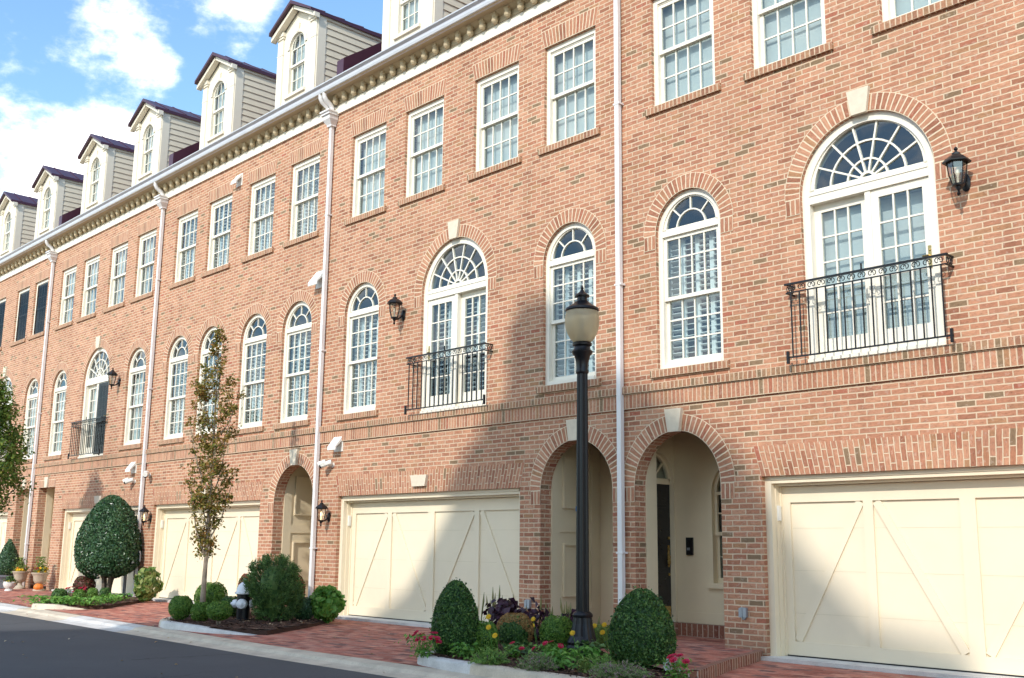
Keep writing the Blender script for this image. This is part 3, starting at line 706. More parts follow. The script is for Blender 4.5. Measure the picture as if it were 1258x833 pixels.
def house(xl, xr, label, third, second, french, gx, entry, dorm, cov3, cov2, covf, flip, open_door=False, screens=False, gkey=True):
    H = empty('townhouse', (xl, 0, 0), label, 'townhouse', 'row of brick townhouses'); off = (xl, 0, 0)
    holes = [(rect(x - W3/2, x + W3/2, Z3A, Z3B), .13) for x in third] + [(archl(x, W2/2, Z2A, Z2S), .13) for x in second]
    if french is not None: holes.append((archl(french, WF/2, ZFA, ZFS, 40), .13))
    holes.append((rect(gx - GW/2, gx + GW/2, -.25 + .001, GH), .15))
    ekind, ecx = entry
    if ekind == 'arch': holes.append((archl(ecx, ER, -.2, EZ), .22))
    else: holes.append((rect(ecx - .6, ecx + .6, -.2, 2.77), .22))
    wall_mesh(xl, xr, holes).build('brick_wall', M_BRICK, H, off)
    for i, x in enumerate(third): sash_window(H, x - xl, cov3, i + int(abs(xl)), dark=screens).name = 'window'
    for i, x in enumerate(second): arched_window(H, x - xl, cov2, i + int(abs(xl)))
    if french is not None:
        french_window(H, french - xl, flip, covf, int(abs(xl)) % 3, covf == 'curtain'); balcony(H, french - xl)
    garage(H, gx - xl, gkey)
    for x in dorm: dormer(H, x - xl)
    # string courses
    mb = MB(); mb.box(xl, xr, -.062, .0, 3.352, 3.455)
    for f in (0, 1): mb.uv[f] = [(mb.v[k][0], mb.v[k][2] - 3.351) for k in mb.f[f]]
    for f in (4, 5): mb.uv[f] = [(mb.v[k][0], .05) for k in mb.f[f]]
    mb.build('rowlock_course', M_ROWL, H, off)
    mb = MB(); mb.box(xl, xr, -.030, -.0, 3.142, 3.350)
    for f in (0, 1): mb.uv[f] = [(mb.v[k][0], mb.v[k][2] - 3.146) for k in mb.f[f]]
    for f in (4, 5): mb.uv[f] = [(mb.v[k][0], .1) for k in mb.f[f]]
    mb.build('soldier_course', M_SOLD, H, off)
    # cornice
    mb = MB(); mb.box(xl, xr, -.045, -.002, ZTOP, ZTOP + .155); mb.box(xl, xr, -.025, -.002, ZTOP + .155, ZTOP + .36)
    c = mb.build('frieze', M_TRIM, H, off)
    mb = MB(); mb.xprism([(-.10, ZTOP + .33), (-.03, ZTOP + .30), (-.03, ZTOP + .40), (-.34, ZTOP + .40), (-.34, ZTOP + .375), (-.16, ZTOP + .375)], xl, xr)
    mb.box(xl, xr, -.045, -.026, ZTOP + .20, ZTOP + .33)  # brown band painting the shadow gap behind the dentils
    mb.build('soffit', M_CORNSHADE, H, off)
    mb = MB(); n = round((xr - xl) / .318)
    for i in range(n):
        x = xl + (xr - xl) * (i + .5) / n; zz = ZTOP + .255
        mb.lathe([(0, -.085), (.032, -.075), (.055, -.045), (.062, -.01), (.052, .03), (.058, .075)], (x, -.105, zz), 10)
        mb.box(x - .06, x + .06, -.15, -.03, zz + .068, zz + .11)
    mb.build('dentil_course', M_CORNSHADE, H, off)
    mb = MB(); prof = [(-.36, 10.06), (-.375, 10.10), (-.37, 10.15), (-.42, 10.185), (-.425, 10.205), (-.40, 10.205), (-.24, 10.19), (-.24, 10.05), (-.30, 10.04)]
    mb.xprism(prof, xl + .002, xr - .002); g = mb.build('gutter', M_GUTTER, H, off)
    # roof and body
    mb = MB(); y0, zb = -.24, 10.165; yt = 5.2
    mb.xprism([(y0, zb), (yt, zb + ROOFS * (yt - y0)), (10.6, zb), (10.6, zb - .1), (y0, zb - .02)], xl + .001, xr - .001)
    mb.build('roof', M_MAROON, H, off)
    mb = MB(); mb.xprism([(-.02, 10.15), (-.02, 10.84), (.0, 10.86), (yt, zb + ROOFS * (yt - y0) + .52), (yt + .3, zb + ROOFS * (yt - y0)), (yt, zb + ROOFS * (yt - y0) - .2), (.3, 10.2)], xl + .02, xl + .25)
    mb.build('party_wall', M_MAROON, H, off)
    mb = MB()
    mb.face([(xl + .003, 2.6, -.2), (xl + .003, 10.3, -.2), (xl + .003, 10.3, 10.1), (xl + .003, 2.6, 10.1)]); mb.face([(xr - .003, 10.3, -.2), (xr - .003, 2.6, -.2), (xr - .003, 2.6, 10.1), (xr - .003, 10.3, 10.1)])
    mb.face([(xl + .003, .0, 3.2), (xl + .003, 2.6, 3.2), (xl + .003, 2.6, 10.1), (xl + .003, 0, 10.1)]); mb.face([(xr - .003, 2.6, 3.2), (xr - .003, .0, 3.2), (xr - .003, 0, 10.1), (xr - .003, 2.6, 10.1)])
    mb.face([(xl + .003, 1.5, -.2), (xl + .003, 2.6, -.2), (xl + .003, 2.6, 3.2), (xl + .003, 1.5, 3.2)]); mb.face([(xr - .003, 2.6, -.2), (xr - .003, 1.5, -.2), (xr - .003, 1.5, 3.2), (xr - .003, 2.6, 3.2)])
    mb.face([(xr, 10.3, -.2), (xl, 10.3, -.2), (xl, 10.3, 10.1), (xr, 10.3, 10.1)])
    mb.build('side_wall', M_BRICK, H, off)
    # entrance
    yb = 1.07 if open_door else 1.28
    if ekind == 'arch':
        r = arch_ring(ER, -.006, EZ, .225); springers(r, ER, -.006, EZ)
        E = r.build('entrance_arch', M_ARCH, H, loc=(ecx - xl, 0, 0))
        mb = MB(); mb.prism([(-.09, EZ + ER - .015), (.09, EZ + ER - .015), (.14, EZ + ER + .29), (-.14, EZ + ER + .29)], -.055, 0); mb.build('keystone', M_STONE, E)
        zc = 2.98
    else:
        E = jack(1.2, 2.77, .205, .03).build('entrance_lintel', M_ARCH, H, loc=(ecx - xl, 0, 0))
        mb = MB(); mb.prism([(-.09, 2.765), (.09, 2.765), (.13, 3.05), (-.13, 3.05)], -.05, 0); mb.build('keystone', M_STONE, E)
        zc = 2.95
    P = MB()
    lx, rx = (-ER, ER + .02) if not open_door else (-.88, ER + .05)
    if ekind != 'arch': lx, rx = -.6, .62
    zf = .10
    # inside faces of the porch: back wall, side walls, ceiling, return beside the arch
    if not open_door:
        P.face([(lx, yb, zf), (rx, yb, zf), (rx, yb, zc), (lx, yb, zc)])
        P.face([(lx, .22, zf), (lx, yb, zf), (lx, yb, zc), (lx, .22, zc)])
    P.face([(rx, yb, zf), (rx, .22, zf), (rx, .22, zc), (rx, yb, zc)])
    P.face([(lx, .22, zc), (rx, .22, zc), (rx, yb, zc), (lx, yb, zc)])
    if open_door: P.box(-ER - .012, -ER + .010, .221, .45, zf, zc); P.box(lx, -ER - .012, .24, .45, zf, zc)
    # panelling on the left wall (stiles, rails and raised mouldings)
    if not open_door:
        x = lx + .001
        def pb(y0, y1, z0, z1, t=.018): P.box(x, x + t, y0, y1, z0, z1)
        pb(.225, .40, zf, zc); pb(yb - .2, yb - .002, zf, zc); pb(.40, yb - .2, zf, zf + .28); pb(.40, yb - .2, 1.50, 1.66); pb(.40, yb - .2, zc - .2, zc)
        for z0, z1 in ((.56, 1.33), (1.85, 2.62)):
            for a in ((.46, .485, z0, z1), (yb - .29, yb - .265, z0, z1), (.485, yb - .29, z0, z0 + .025), (.485, yb - .29, z1 - .025, z1)): pb(*a, .042)
    P.build('porch_lining', M_CREAM, E)
    F = MB(); F.face([(lx, .0, zf), (rx, .0, zf), (rx, yb, zf), (lx, yb, zf)]); F.build('porch_floor', M_PAVE, E)
    if open_door:
        ex = ecx - xl
        zs_ = .27                                  # top of the brick step
        dw, dz, dyc = .41, 2.22, .63               # door on the left wall, seen edge-on
        wx, ww, wz0, wzs = .185, .40, .82, 2.05    # tall arched side window in the back wall
        def holed(loops):
            bm = bmesh.new(); es = []; B = MB()
            for loop in loops:
                vs = [bm.verts.new((a, 0, b)) for a, b in loop]; es += [bm.edges.new((vs[i], vs[(i + 1) % len(vs)])) for i in range(len(vs))]
            bmesh.ops.triangle_fill(bm, edges=es, use_beauty=True, normal=(0, -1, 0))
            for f in bm.faces: B.face([v.co[:] for v in f.verts])
            bm.free()
            for loop in loops[1:]:
                for i in range(len(loop)):
                    (a, b), (c, d) = loop[i], loop[(i + 1) % len(loop)]; B.face([(a,0,b),(c,0,d),(c,.1,d),(a,.1,b)])
            return B
        def casing(B, cx_, w_, z0_, zsp):
            B.arc(w_ + .001, w_ + .07, -.025, -.001, 0, PI, 24, cx_, zsp)
            for s in (-1, 1): B.box(*sorted((cx_ + s * (w_ + .001), cx_ + s * (w_ + .07))), -.025, -.001, z0_, zsp)
        W_ = holed([[(lx, zs_ + .002), (rx, zs_ + .002), (rx, zc), (lx, zc)], archl(wx, ww, wz0, wzs)])
        casing(W_, wx, ww, wz0, wzs); W_.box(wx - ww - .09, wx + ww + .09, -.05, -.001, wz0 - .07, wz0); W_.box(lx + .03, rx - .002, -.02, -.001, zs_ + .003, zs_ + .15)
        W_.build('back_wall', M_CREAM, E, loc=(0, yb, 0))
        L_ = holed([[(-.42, zs_ + .002), (.44, zs_ + .002), (.44, zc), (-.42, zc)], archl(0, dw - .02, zs_ + .004, dz)])
        L_.arc(dw - .019, dw + .0, -.03, -.001, 0, PI, 24, 0, dz)
        for s in (-1, 1): L_.box(*sorted((s * (dw - .019), s * (dw - .0))), -.03, -.001, zs_ + .004, dz)
        q = L_.build('door_wall', M_CREAM, E, loc=(lx, dyc, 0)); q.rotation_euler[2] = PI / 2
        S = MB(); S.box(lx - .1, rx, yb - .10, yb + .12, zf, zs_)
        for f in (0,): S.uv[f] = [(S.v[k][0], (S.v[k][2] - zf) * 1.0) for k in S.f[f]]
        S.box(lx - .1, lx + .10, .46, yb - .10, zf, zs_ - .001)
        S.build('step', M_PEDGE, E)
        D = MB(); D.box(-dw + .02, dw - .02, .05, .09, zs_ + .035, dz - .05); D.box(-dw + .02, dw - .02, .0, .09, zs_ + .002, zs_ + .03, 2)
        for (x0, x1) in ((-.34, -.04), (.04, .34)):
            for (z0, z1) in ((zs_ + .28, 1.0), (1.12, 1.76), (1.84, 2.08)):
                D.prism([(x0, z0), (x1, z0), (x1, z1), (x0, z1)], .038, .049); D.prism([(x0 + .05, z0 + .05), (x1 - .05, z0 + .05), (x1 - .05, z1 - .05), (x0 + .05, z1 - .05)], .028, .038)
        d = D.build('front_door', [M_DOORBLK, M_BRASS, M_CONC2], H, loc=(ex + lx, dyc, 0)); d.rotation_euler[2] = PI / 2
        K = MB(); K.box(-dw + .04, dw - .04, .040, .0485, zs_ + .05, zs_ + .22); K.build('kick_plate', M_BRASS, d)
        K = MB(); xh = dw - .09
        K.box(xh - .02, xh + .02, .025, .03, 1.02, 1.32); K.tube([(xh, .03, 1.04), (xh, .0, 1.07), (xh, .0, 1.17), (xh, .03, 1.20)], .009, 8)
        K.lathe([(0, 0), (.02, .004), (.02, .014), (0, .018)], (xh, .01, 1.27), 10, axis='y'); K.lathe([(0, 0), (.02, .01), (.02, .03), (0, .035)], (xh, .0, 1.42), 10, axis='y')
        K.lathe([(0, 0), (.02, .004), (.02, .016), (0, .02)], (xh, .01, .92), 10, axis='y'); K.lathe([(0, 0), (.03, .004), (.03, .02), (0, .03)], (0, .02, 1.80), 10, axis='y')
        K.build('handle', M_BRASS, d)
        T = MB(); T.box(-dw + .02, dw - .02, .03, .1, dz - .05, dz + .03); T.arc(dw - .06, dw - .02, .03, .09, 0, PI, 22, 0, dz)
        for a in (PI * .25, PI * .5, PI * .75): T.bar((0, .06, dz), ((dw - .04) * math.cos(a), .06, dz + (dw - .04) * math.sin(a)), .025, .03)
        T.build('fanlight', M_CREAM, d)
        G = MB(); G.fan(dw - .03, .065, 0, dz); G.face([(-.45, .30, .2), (.43, .30, .2), (.43, .30, 2.9), (-.45, .30, 2.9)], m=1); G.build('pane', [M_GLASS, M_DARK], d)
        Wn = MB(); Wn.arc(ww - .05, ww, yb + .02, yb + .09, 0, PI, 20, wx, wzs)
        sash(Wn, wx - ww, wx + ww, 1.46, wzs + .0, yb + .03, yb + .065, 3, 2, .05, .04, .045); sash(Wn, wx - ww, wx + ww, wz0, 1.50, yb + .065, yb + .10, 3, 2, .05, .045, .07)
        wnd = Wn.build('window', M_CREAM, H, loc=(ex, 0, 0))
        G = MB(); G.fan(ww - .02, yb + .06, wx, wzs); G.box(wx - ww + .02, wx + ww - .02, yb + .072, yb + .074, wz0, wzs); G.build('pane', M_GLASS, wnd)
        G = MB(); room(G, wx - ww - .1, wx + ww + .1, .5, 2.95, yb + .12, yb + .8); G.build('room', M_DARK, wnd)
    # garage shell so that light does not leak round the doors
    G = MB(); a, b = gx - GW/2 + .0, gx + GW/2
    G.face([(a, .34, -.2), (b, .34, -.2), (b, .34, GH), (a, .34, GH)]); G.build('garage_lining', M_DARK, H, off)
    return H, g
def downspout(H, x, xl, double=False):
    mb = MB(); xo = x - xl
    mb.box(xo - .038, xo + .038, -.098, -.032, .02, 9.47)
    d = mb.build('downspout', M_PIPE, H)
    mb = MB(); z = 9.45
    def fr(z0, z1, a, b):
        P = lambda w, zz: [(xo - w, -.02 - 2 * w * .75, zz), (xo + w, -.02 - 2 * w * .75, zz), (xo + w, -.01, zz), (xo - w, -.01, zz)]
        lo, hi = P(a, z0), P(b, z1)
        for i in range(4): mb.face([lo[i], lo[(i + 1) % 4], hi[(i + 1) % 4], hi[i]])
        mb.face(lo[::-1]); mb.face(hi)
    fr(9.43, 9.46, .075, .075); fr(9.46, 9.56, .075, .125); fr(9.56, 9.64, .125, .13); fr(9.64, 9.665, .15, .15); fr(9.665, 9.70, .135, .14); fr(9.70, 9.73, .16, .16)
    mb.build('conductor_head', M_PIPE, d)
    mb = MB()
    for dx in ((-.07, .07) if double else (0,)):
        mb.tube([(xo + dx, -.31, 10.06), (xo + dx, -.31, 9.99), (xo + dx, -.27, 9.92), (xo + dx * .9, -.15, 9.85), (xo + dx * .8, -.11, 9.79), (xo + dx * .8, -.11, 9.71)], .047, 8)
    mb.build('gutter_elbow', M_PIPE, d, smooth=True)
    mb = MB()
    for zz in (4.9, 1.2, 7.6):
        mb = MB(); mb.box(xo - .06, xo + .06, -.104, -.001, zz, zz + .025); mb.build('strap', M_PIPE, d)
B = [-2.31, -9.743, -17.265, -24.704, -31.943, -39.40]
h1, _ = house(B[1], B[0], 'nearest brick townhouse with a black front door in its open arched porch', [-8.61, -6.94, -5.13, -3.42], [-8.585, -3.33], -5.995,
      -5.14, ('arch', -8.845), [-7.78, -4.27], 'mini', 'shutter', 'mini', False, open_door=True, gkey=False)
h2, _ = house(B[2], B[1], 'brick townhouse directly behind the street lamp, white hooded vent and camera near its left downspout', [-16.06, -14.375, -12.465, -10.78], [-16.09, -10.785], -13.45,
      -14.197, ('arch', -10.655), [-15.22, -11.65], 'mini', 'shutter', 'shutter', True)
h3, _ = house(B[3], B[2], 'brick townhouse with four round-headed windows and no balcony, behind the thin bronze tree', [-23.48, -21.845, -20.0, -18.295], [-23.47, -21.89, -19.99, -18.30], None,
      -21.75, ('arch', -18.12), [-22.68, -19.17], 'shutter', 'shutter', 'mini', False)
h4, _ = house(B[4], B[3], 'brick townhouse with a small balcony behind the clipped holly tree and two urns', [-30.78, -29.17, -27.35, -25.675], [-30.70, -25.68], -28.15,
      -27.27, ('flat', -30.95), [-30.0, -26.52], 'curtain', 'curtain', 'curtain', False)
h5, _ = house(B[5], B[4], 'farthest brick townhouse cut by the left picture edge, with dark third-floor window screens', [-38.3, -36.6, -34.47, -32.92], [-32.87, -38.2], -35.35,
      -36.30, ('flat', -32.68), [-37.3, -33.72], 'mini', 'curtain', 'curtain', True, screens=True)
downspout(h1, B[1], B[1]); downspout(h2, B[2], B[2], True); downspout(h3, B[3], B[3]); downspout(h4, B[4], B[4])

# ------------------------------------------------------------------ things fixed to the walls
def lantern(x, z, sc, lit, label):
    L = empty('wall_lantern', (x, 0, z), label, 'wall lantern', 'wall lanterns on the brick fronts'); L.scale = (sc, sc, sc)
    yc = -.205
    def plate(): mb = MB(); mb.lathe([(0, -.001), (.062, -.001), (.066, -.018), (.05, -.032), (0, -.04)], (0, 0, .20), 20, axis='y'); mb.v = [(a * .8, b, .20 + (c - .20) * 1.55) for a, b, c in mb.v]; return mb.mesh('backplate', M_IRON, smooth=True)
    def arm(): mb = MB(); mb.tube([(0, -.03, .20), (0, -.07, .155), (0, -.13, .115), (0, yc + .02, .10), (0, yc, .105)], [.016, .015, .013, .013, .012], 8); mb.lathe([(0, 0), (.010, .012), (.022, .03), (.010, .05), (.016, .07), (.03, .09), (.03, .105), (.062, .115), (.066, .135), (.05, .14)], (0, yc, 0), 12); return mb.mesh('arm', M_IRON, smooth=True)
    def cage():
        mb = MB()
        for k in range(6):
            a = PI / 6 + k * PI / 3; mb.tube([(.060 * math.cos(a), yc + .060 * math.sin(a), .135), (.088 * math.cos(a), yc + .088 * math.sin(a), .24), (.104 * math.cos(a), yc + .104 * math.sin(a), .375)], .006, 5)
        mb.lathe([(.104, .365), (.112, .365), (.112, .38), (.104, .38)], (0, yc, 0), 6, phase=PI / 6)
        return mb.mesh('cage', M_IRON)
    def gl(): mb = MB(); mb.lathe([(.057, .138), (.084, .24), (.100, .372)], (0, yc, 0), 6, phase=PI / 6); return mb.mesh('glass', M_LGLASS)
    def cap(): mb = MB(); mb.lathe([(0, .378), (.148, .375), (.150, .388), (.115, .425), (.06, .462), (.045, .468), (.045, .488), (.02, .50)], (0, yc, 0), 6, phase=PI / 6); mb.lathe([(.02, .497), (.012, .512), (.024, .53), (.016, .548), (0, .562)], (0, yc, 0), 8); return mb.mesh('cap', M_IRON)
    def blb(m): mb = MB(); mb.lathe([(.012, .14), (.012, .22), (.016, .225), (.022, .255), (.014, .295), (0, .33)], (0, yc, 0), 8); return mb.mesh('bulb', m, smooth=True)
    for nm, fn in (('backplate', plate), ('arm', arm), ('cage', cage), ('glass', gl), ('cap', cap)): link(nm, cm('lan_' + nm, fn), L)
    link('bulb', cm(('lan_b', lit), lambda: blb(M_BULBLIT if lit else M_BULB)), L)
lantern(-4.80, 5.01, 1.0, False, 'large black wall lantern beside the nearest balcony door')
lantern(-14.80, 5.04, 1.0, False, 'black wall lantern between a round-headed window and the middle balcony door')
lantern(-26.62, 5.07, 1.0, False, 'black wall lantern right of the farthest balcony, above two white cameras')
lantern(-16.86, 1.60, .86, True, 'lit black wall lantern left of the garage door with the shaded right half')
lantern(-24.24, 1.66, .86, True, 'lit black wall lantern on the brick pier left of the garage behind the bronze tree')
lantern(-25.02, 1.66, .86, False, 'black wall lantern half hidden behind the clipped holly tree')
def hood(x, z, sc, label):
    mb = MB(); w = .15 * sc; h = .30 * sc; d = .20 * sc
    mb.xprism([(0, 0), (0, h), (-.03 * sc, h), (-d, .07 * sc), (-d, 0), (-d + .02, 0), (-d + .02, .06 * sc), (-.03, .2 * sc)], -w, w)
    mb.box(-w - .01, w + .01, -.012, .0, -.02, h + .02)
    o = mb.build('vent_hood', M_HOOD, loc=(x, 0, z)); tag(o, label, 'vent hood', 'white vent hoods on the brick fronts')
hood(-17.50, 6.22, 1.0, 'big white vent hood high beside the downspout, over round-headed windows')
hood(-21.00, 9.15, .8, 'small white vent hood just under the white frieze board')
hood(-16.64, 2.98, .85, 'white vent hood above the camera left of the shaded garage')
hood(-25.36, 2.95, .85, 'white vent hood over the garage behind the holly tree')
def camera_fix(x, z, s, label):
    mb = MB(); mb.lathe([(0, 0), (.045, 0), (.045, -.02), (.02, -.03)], (0, 0, 0), 12, axis='y'); mb.tube([(0, -.02, 0), (0, -.07, -.01), (s * .03, -.10, .02)], .018, 8)
    d = Vector((s * .75, -.55, -.30)).normalized(); c = Vector((s * .02, -.10, .03)); mb.tube([c - d * .07, c + d * .14], .05, 12); mb.tube([c + d * .14, c + d * .165], [.055, .055], 12, 1)
    mb.tube([c + d * .05 + Vector((0, 0, .03)), c + d * .19 + Vector((0, 0, .03))], .058, 12)
    o = mb.build('security_camera', [M_HOOD, M_IRON], loc=(x, 0, z)); tag(o, label, 'security camera', 'white wall cameras')
camera_fix(-16.80, 2.72, -1, 'white wall camera under the vent hood left of the shaded garage')
camera_fix(-25.25, 2.72, -1, 'white wall camera just left of the downspout near the holly tree')
camera_fix(-24.45, 2.84, 1, 'white wall camera right of the downspout near the holly tree')
def outlet(x, z, label):
    mb = MB(); mb.box(-.045, .045, -.035, 0, -.055, .055); mb.box(-.05, -.002, -.055, -.036, -.06, .045); mb.box(.002, .05, -.05, -.036, -.06, .045); mb.box(-.02, .02, -.03, -.002, -.085, -.056)
    o = mb.build('outlet_box', M_GREYMET, loc=(x, 0, z)); tag(o, label, 'outlet box', 'grey outlet boxes low on the brick')
outlet(-7.84, .53, 'small grey outlet box on the brick pier between porch and nearest garage')
outlet(-11.58, .47, 'small grey outlet box on the pier behind the purple leaves')
mb = MB(); mb.box(-.055, .055, -.03, 0, -.12, .12); mb.box(-.036, .012, -.033, -.0305, -.055, -.02, 1); mb.box(-.03, .0, -.034, -.033, -.02, .09, 0)
o = mb.build('door_intercom', [M_DOORBLK, M_GREYMET], loc=(-9.46, 1.069, 1.31)); tag(o, 'black intercom box with a small grey label on the cream porch wall', 'intercom')
# pipes and bracket by the holly tree
g = empty('gas_meter', (-25.13, -.12, 0), 'grey gas riser pipe with a bracket behind the holly trunk', 'gas meter')
mb = MB(); mb.tube([(0, 0, 0), (0, 0, 1.0), (.06, 0, 1.12), (.35, 0, 1.12), (.42, 0, 1.02), (.42, .05, .9)], .038, 10); mb.build('pipe', M_GREYMET, g, smooth=True)
mb = MB(); mb.box(.05, .70, -.02, .02, 1.05, 1.09); mb.box(.05, .09, -.02, .02, .55, 1.05); mb.box(.66, .70, .0, .03, .85, 1.05); mb.build('bracket', M_GREYMET, g)
# satellite dish on the roof by the second dormer
g = empty('satellite_dish', (-16.35, .5, 12.55), 'dark satellite dish beside the dormer at the top edge', 'satellite dish')
ax = Vector((-.62, -.72, .45)).normalized()
mb = MB(); a = ax.cross(Vector((0, 0, 1))).normalized(); b2 = a.cross(ax)
ctr = Vector((-.38, .05, .62))
for k in range(20):
    for j in range(4):
        def pt(j, k): r = .30 * j / 4; t = 2 * PI * k / 20; return ctr + a * r * math.cos(t) + b2 * r * math.sin(t) * 1.1 + ax * (r * r * .9)
        if j == 0: mb.face([pt(0, k), pt(1, k), pt(1, k + 1)])
        else: mb.face([pt(j, k), pt(j + 1, k), pt(j + 1, k + 1), pt(j, k + 1)])
mb.build('reflector', M_GREYMET, g, smooth=True)
mb = MB(); mb.tube([(.3, .1, -.25), (-.05, .1, .05), (-.22, .12, .5)], .022, 8); mb.tube([ctr - b2 * .3, ctr + ax * .45 - b2 * .12], .014, 6); mb.obox(ctr + ax * .47 - b2 * .10, (ax, a, b2), (.07, .04, .045)); mb.build('mount', M_IRON, g)

# ------------------------------------------------------------------ the ground
def ye(x): return -3.98 + .034 * max(0, -12.5 - x)           # asphalt edge
def yk(x): return -3.48 + .050 * max(0, -12.5 - x)           # front edge of the brick paving
def zg(y): return .0 + .010 * min(0, y)                      # paving falls gently to the street
mb = MB(); mb.face([(-600, -600, -.16), (600, -600, -.16), (600, 600, -.16), (-600, 600, -.16)])
tag(mb.build('ground', M_CONC), kind='structure')
XS = [x * .5 for x in range(-100, 21)]
mb = MB()
for a, b in zip(XS[:-1], XS[1:]):
    mb.face([(a, -12.6, -.075), (b, -12.6, -.075), (b, -8, -.03), (a, -8, -.03)]); mb.face([(a, -8, -.03), (b, -8, -.03), (b, ye(b), -.10), (a, ye(a), -.10)])
tag(mb.build('road', M_ASPH, smooth=True), kind='structure')
def gutterz(t): return [(-.104), (-.094), (-.075), (-.045), (-.034)][t]
mb = MB(); r2 = random.Random(3); m_ = 0
for i, (a, b) in enumerate(zip(XS[:-1], XS[1:])):
    if i % 6 == 0: m_ = r2.choice((0, 0, 1))
    rows = []
    for x in (a, b):
        e, k = ye(x), yk(x); rows.append([(x, e - .02, -.16), (x, e, -.104), (x, e + (k - e) * .35, -.100), (x, e + (k - e) * .52, -.085), (x, e + (k - e) * .60, -.052), (x, k, -.036), (x, k + .05, -.06)])
    for j in range(6): mb.face([rows[0][j], rows[1][j], rows[1][j + 1], rows[0][j + 1]], m=m_)
for i in range(0, len(XS), 6):
    x = XS[i] + .003
    mb.face([(x, ye(x), -.1025), (x + .012, ye(x), -.1025), (x + .012, ye(x) + .18, -.098), (x, ye(x) + .18, -.098)], m=2)
    mb.face([(x, yk(x) - .19, -.0485), (x + .012, yk(x) - .19, -.0485), (x + .012, yk(x), -.0335), (x, yk(x), -.0335)], m=2)
tag(mb.build('gutter_pan', [M_CONC, M_CONC2, M_DOORBLK]), kind='structure')
mb = MB()
for a, b in zip(XS[:-1], XS[1:]):
    if b > 12: break
    mb.face([(a, yk(a), zg(yk(a))), (b, yk(b), zg(yk(b))), (b, .02, 0), (a, .02, 0)])
tag(mb.build('brick_driveway', M_PAVE), kind='structure')
mb = MB(); mb.box(-60, 12, -14.5, -12.6, -.2, .04); tag(mb.build('far_pavement', M_CONC), kind='structure')
# raised brick walk to the porch
walk = [(-11.72, -.002), (-11.6, -.75), (-9.5, -1.05), (-8.2, -1.95), (-6.95, -2.55), (-6.72, -2.40), (-7.18, -1.25), (-7.50, -.25), (-7.60, -.002)]
mb = MB(); mb.face([(x, y, .10) for x, y in walk]); tag(mb.build('brick_walk', M_PAVE), kind='structure')
mb = MB()
run = 0
for i in range(4, len(walk) - 1):
    (a, b), (c, d) = walk[i], walk[i + 1]; L = math.hypot(c - a, d - b); dx, dy = (d - b) / L * .09, -(c - a) / L * .09
    mb.face([(a, b, -.06), (c, d, -.06), (c, d, .104), (a, b, .104)], [(run, 0), (run + L, 0), (run + L, .13), (run, .13)])
    mb.face([(a, b, .104), (c, d, .104), (c - dx, d - dy, .104), (a - dx, b - dy, .104)], [(run, .02), (run + L, .02), (run + L, .10), (run, .10)]); run += L
tag(mb.build('walk_edging', M_PEDGE), kind='structure')
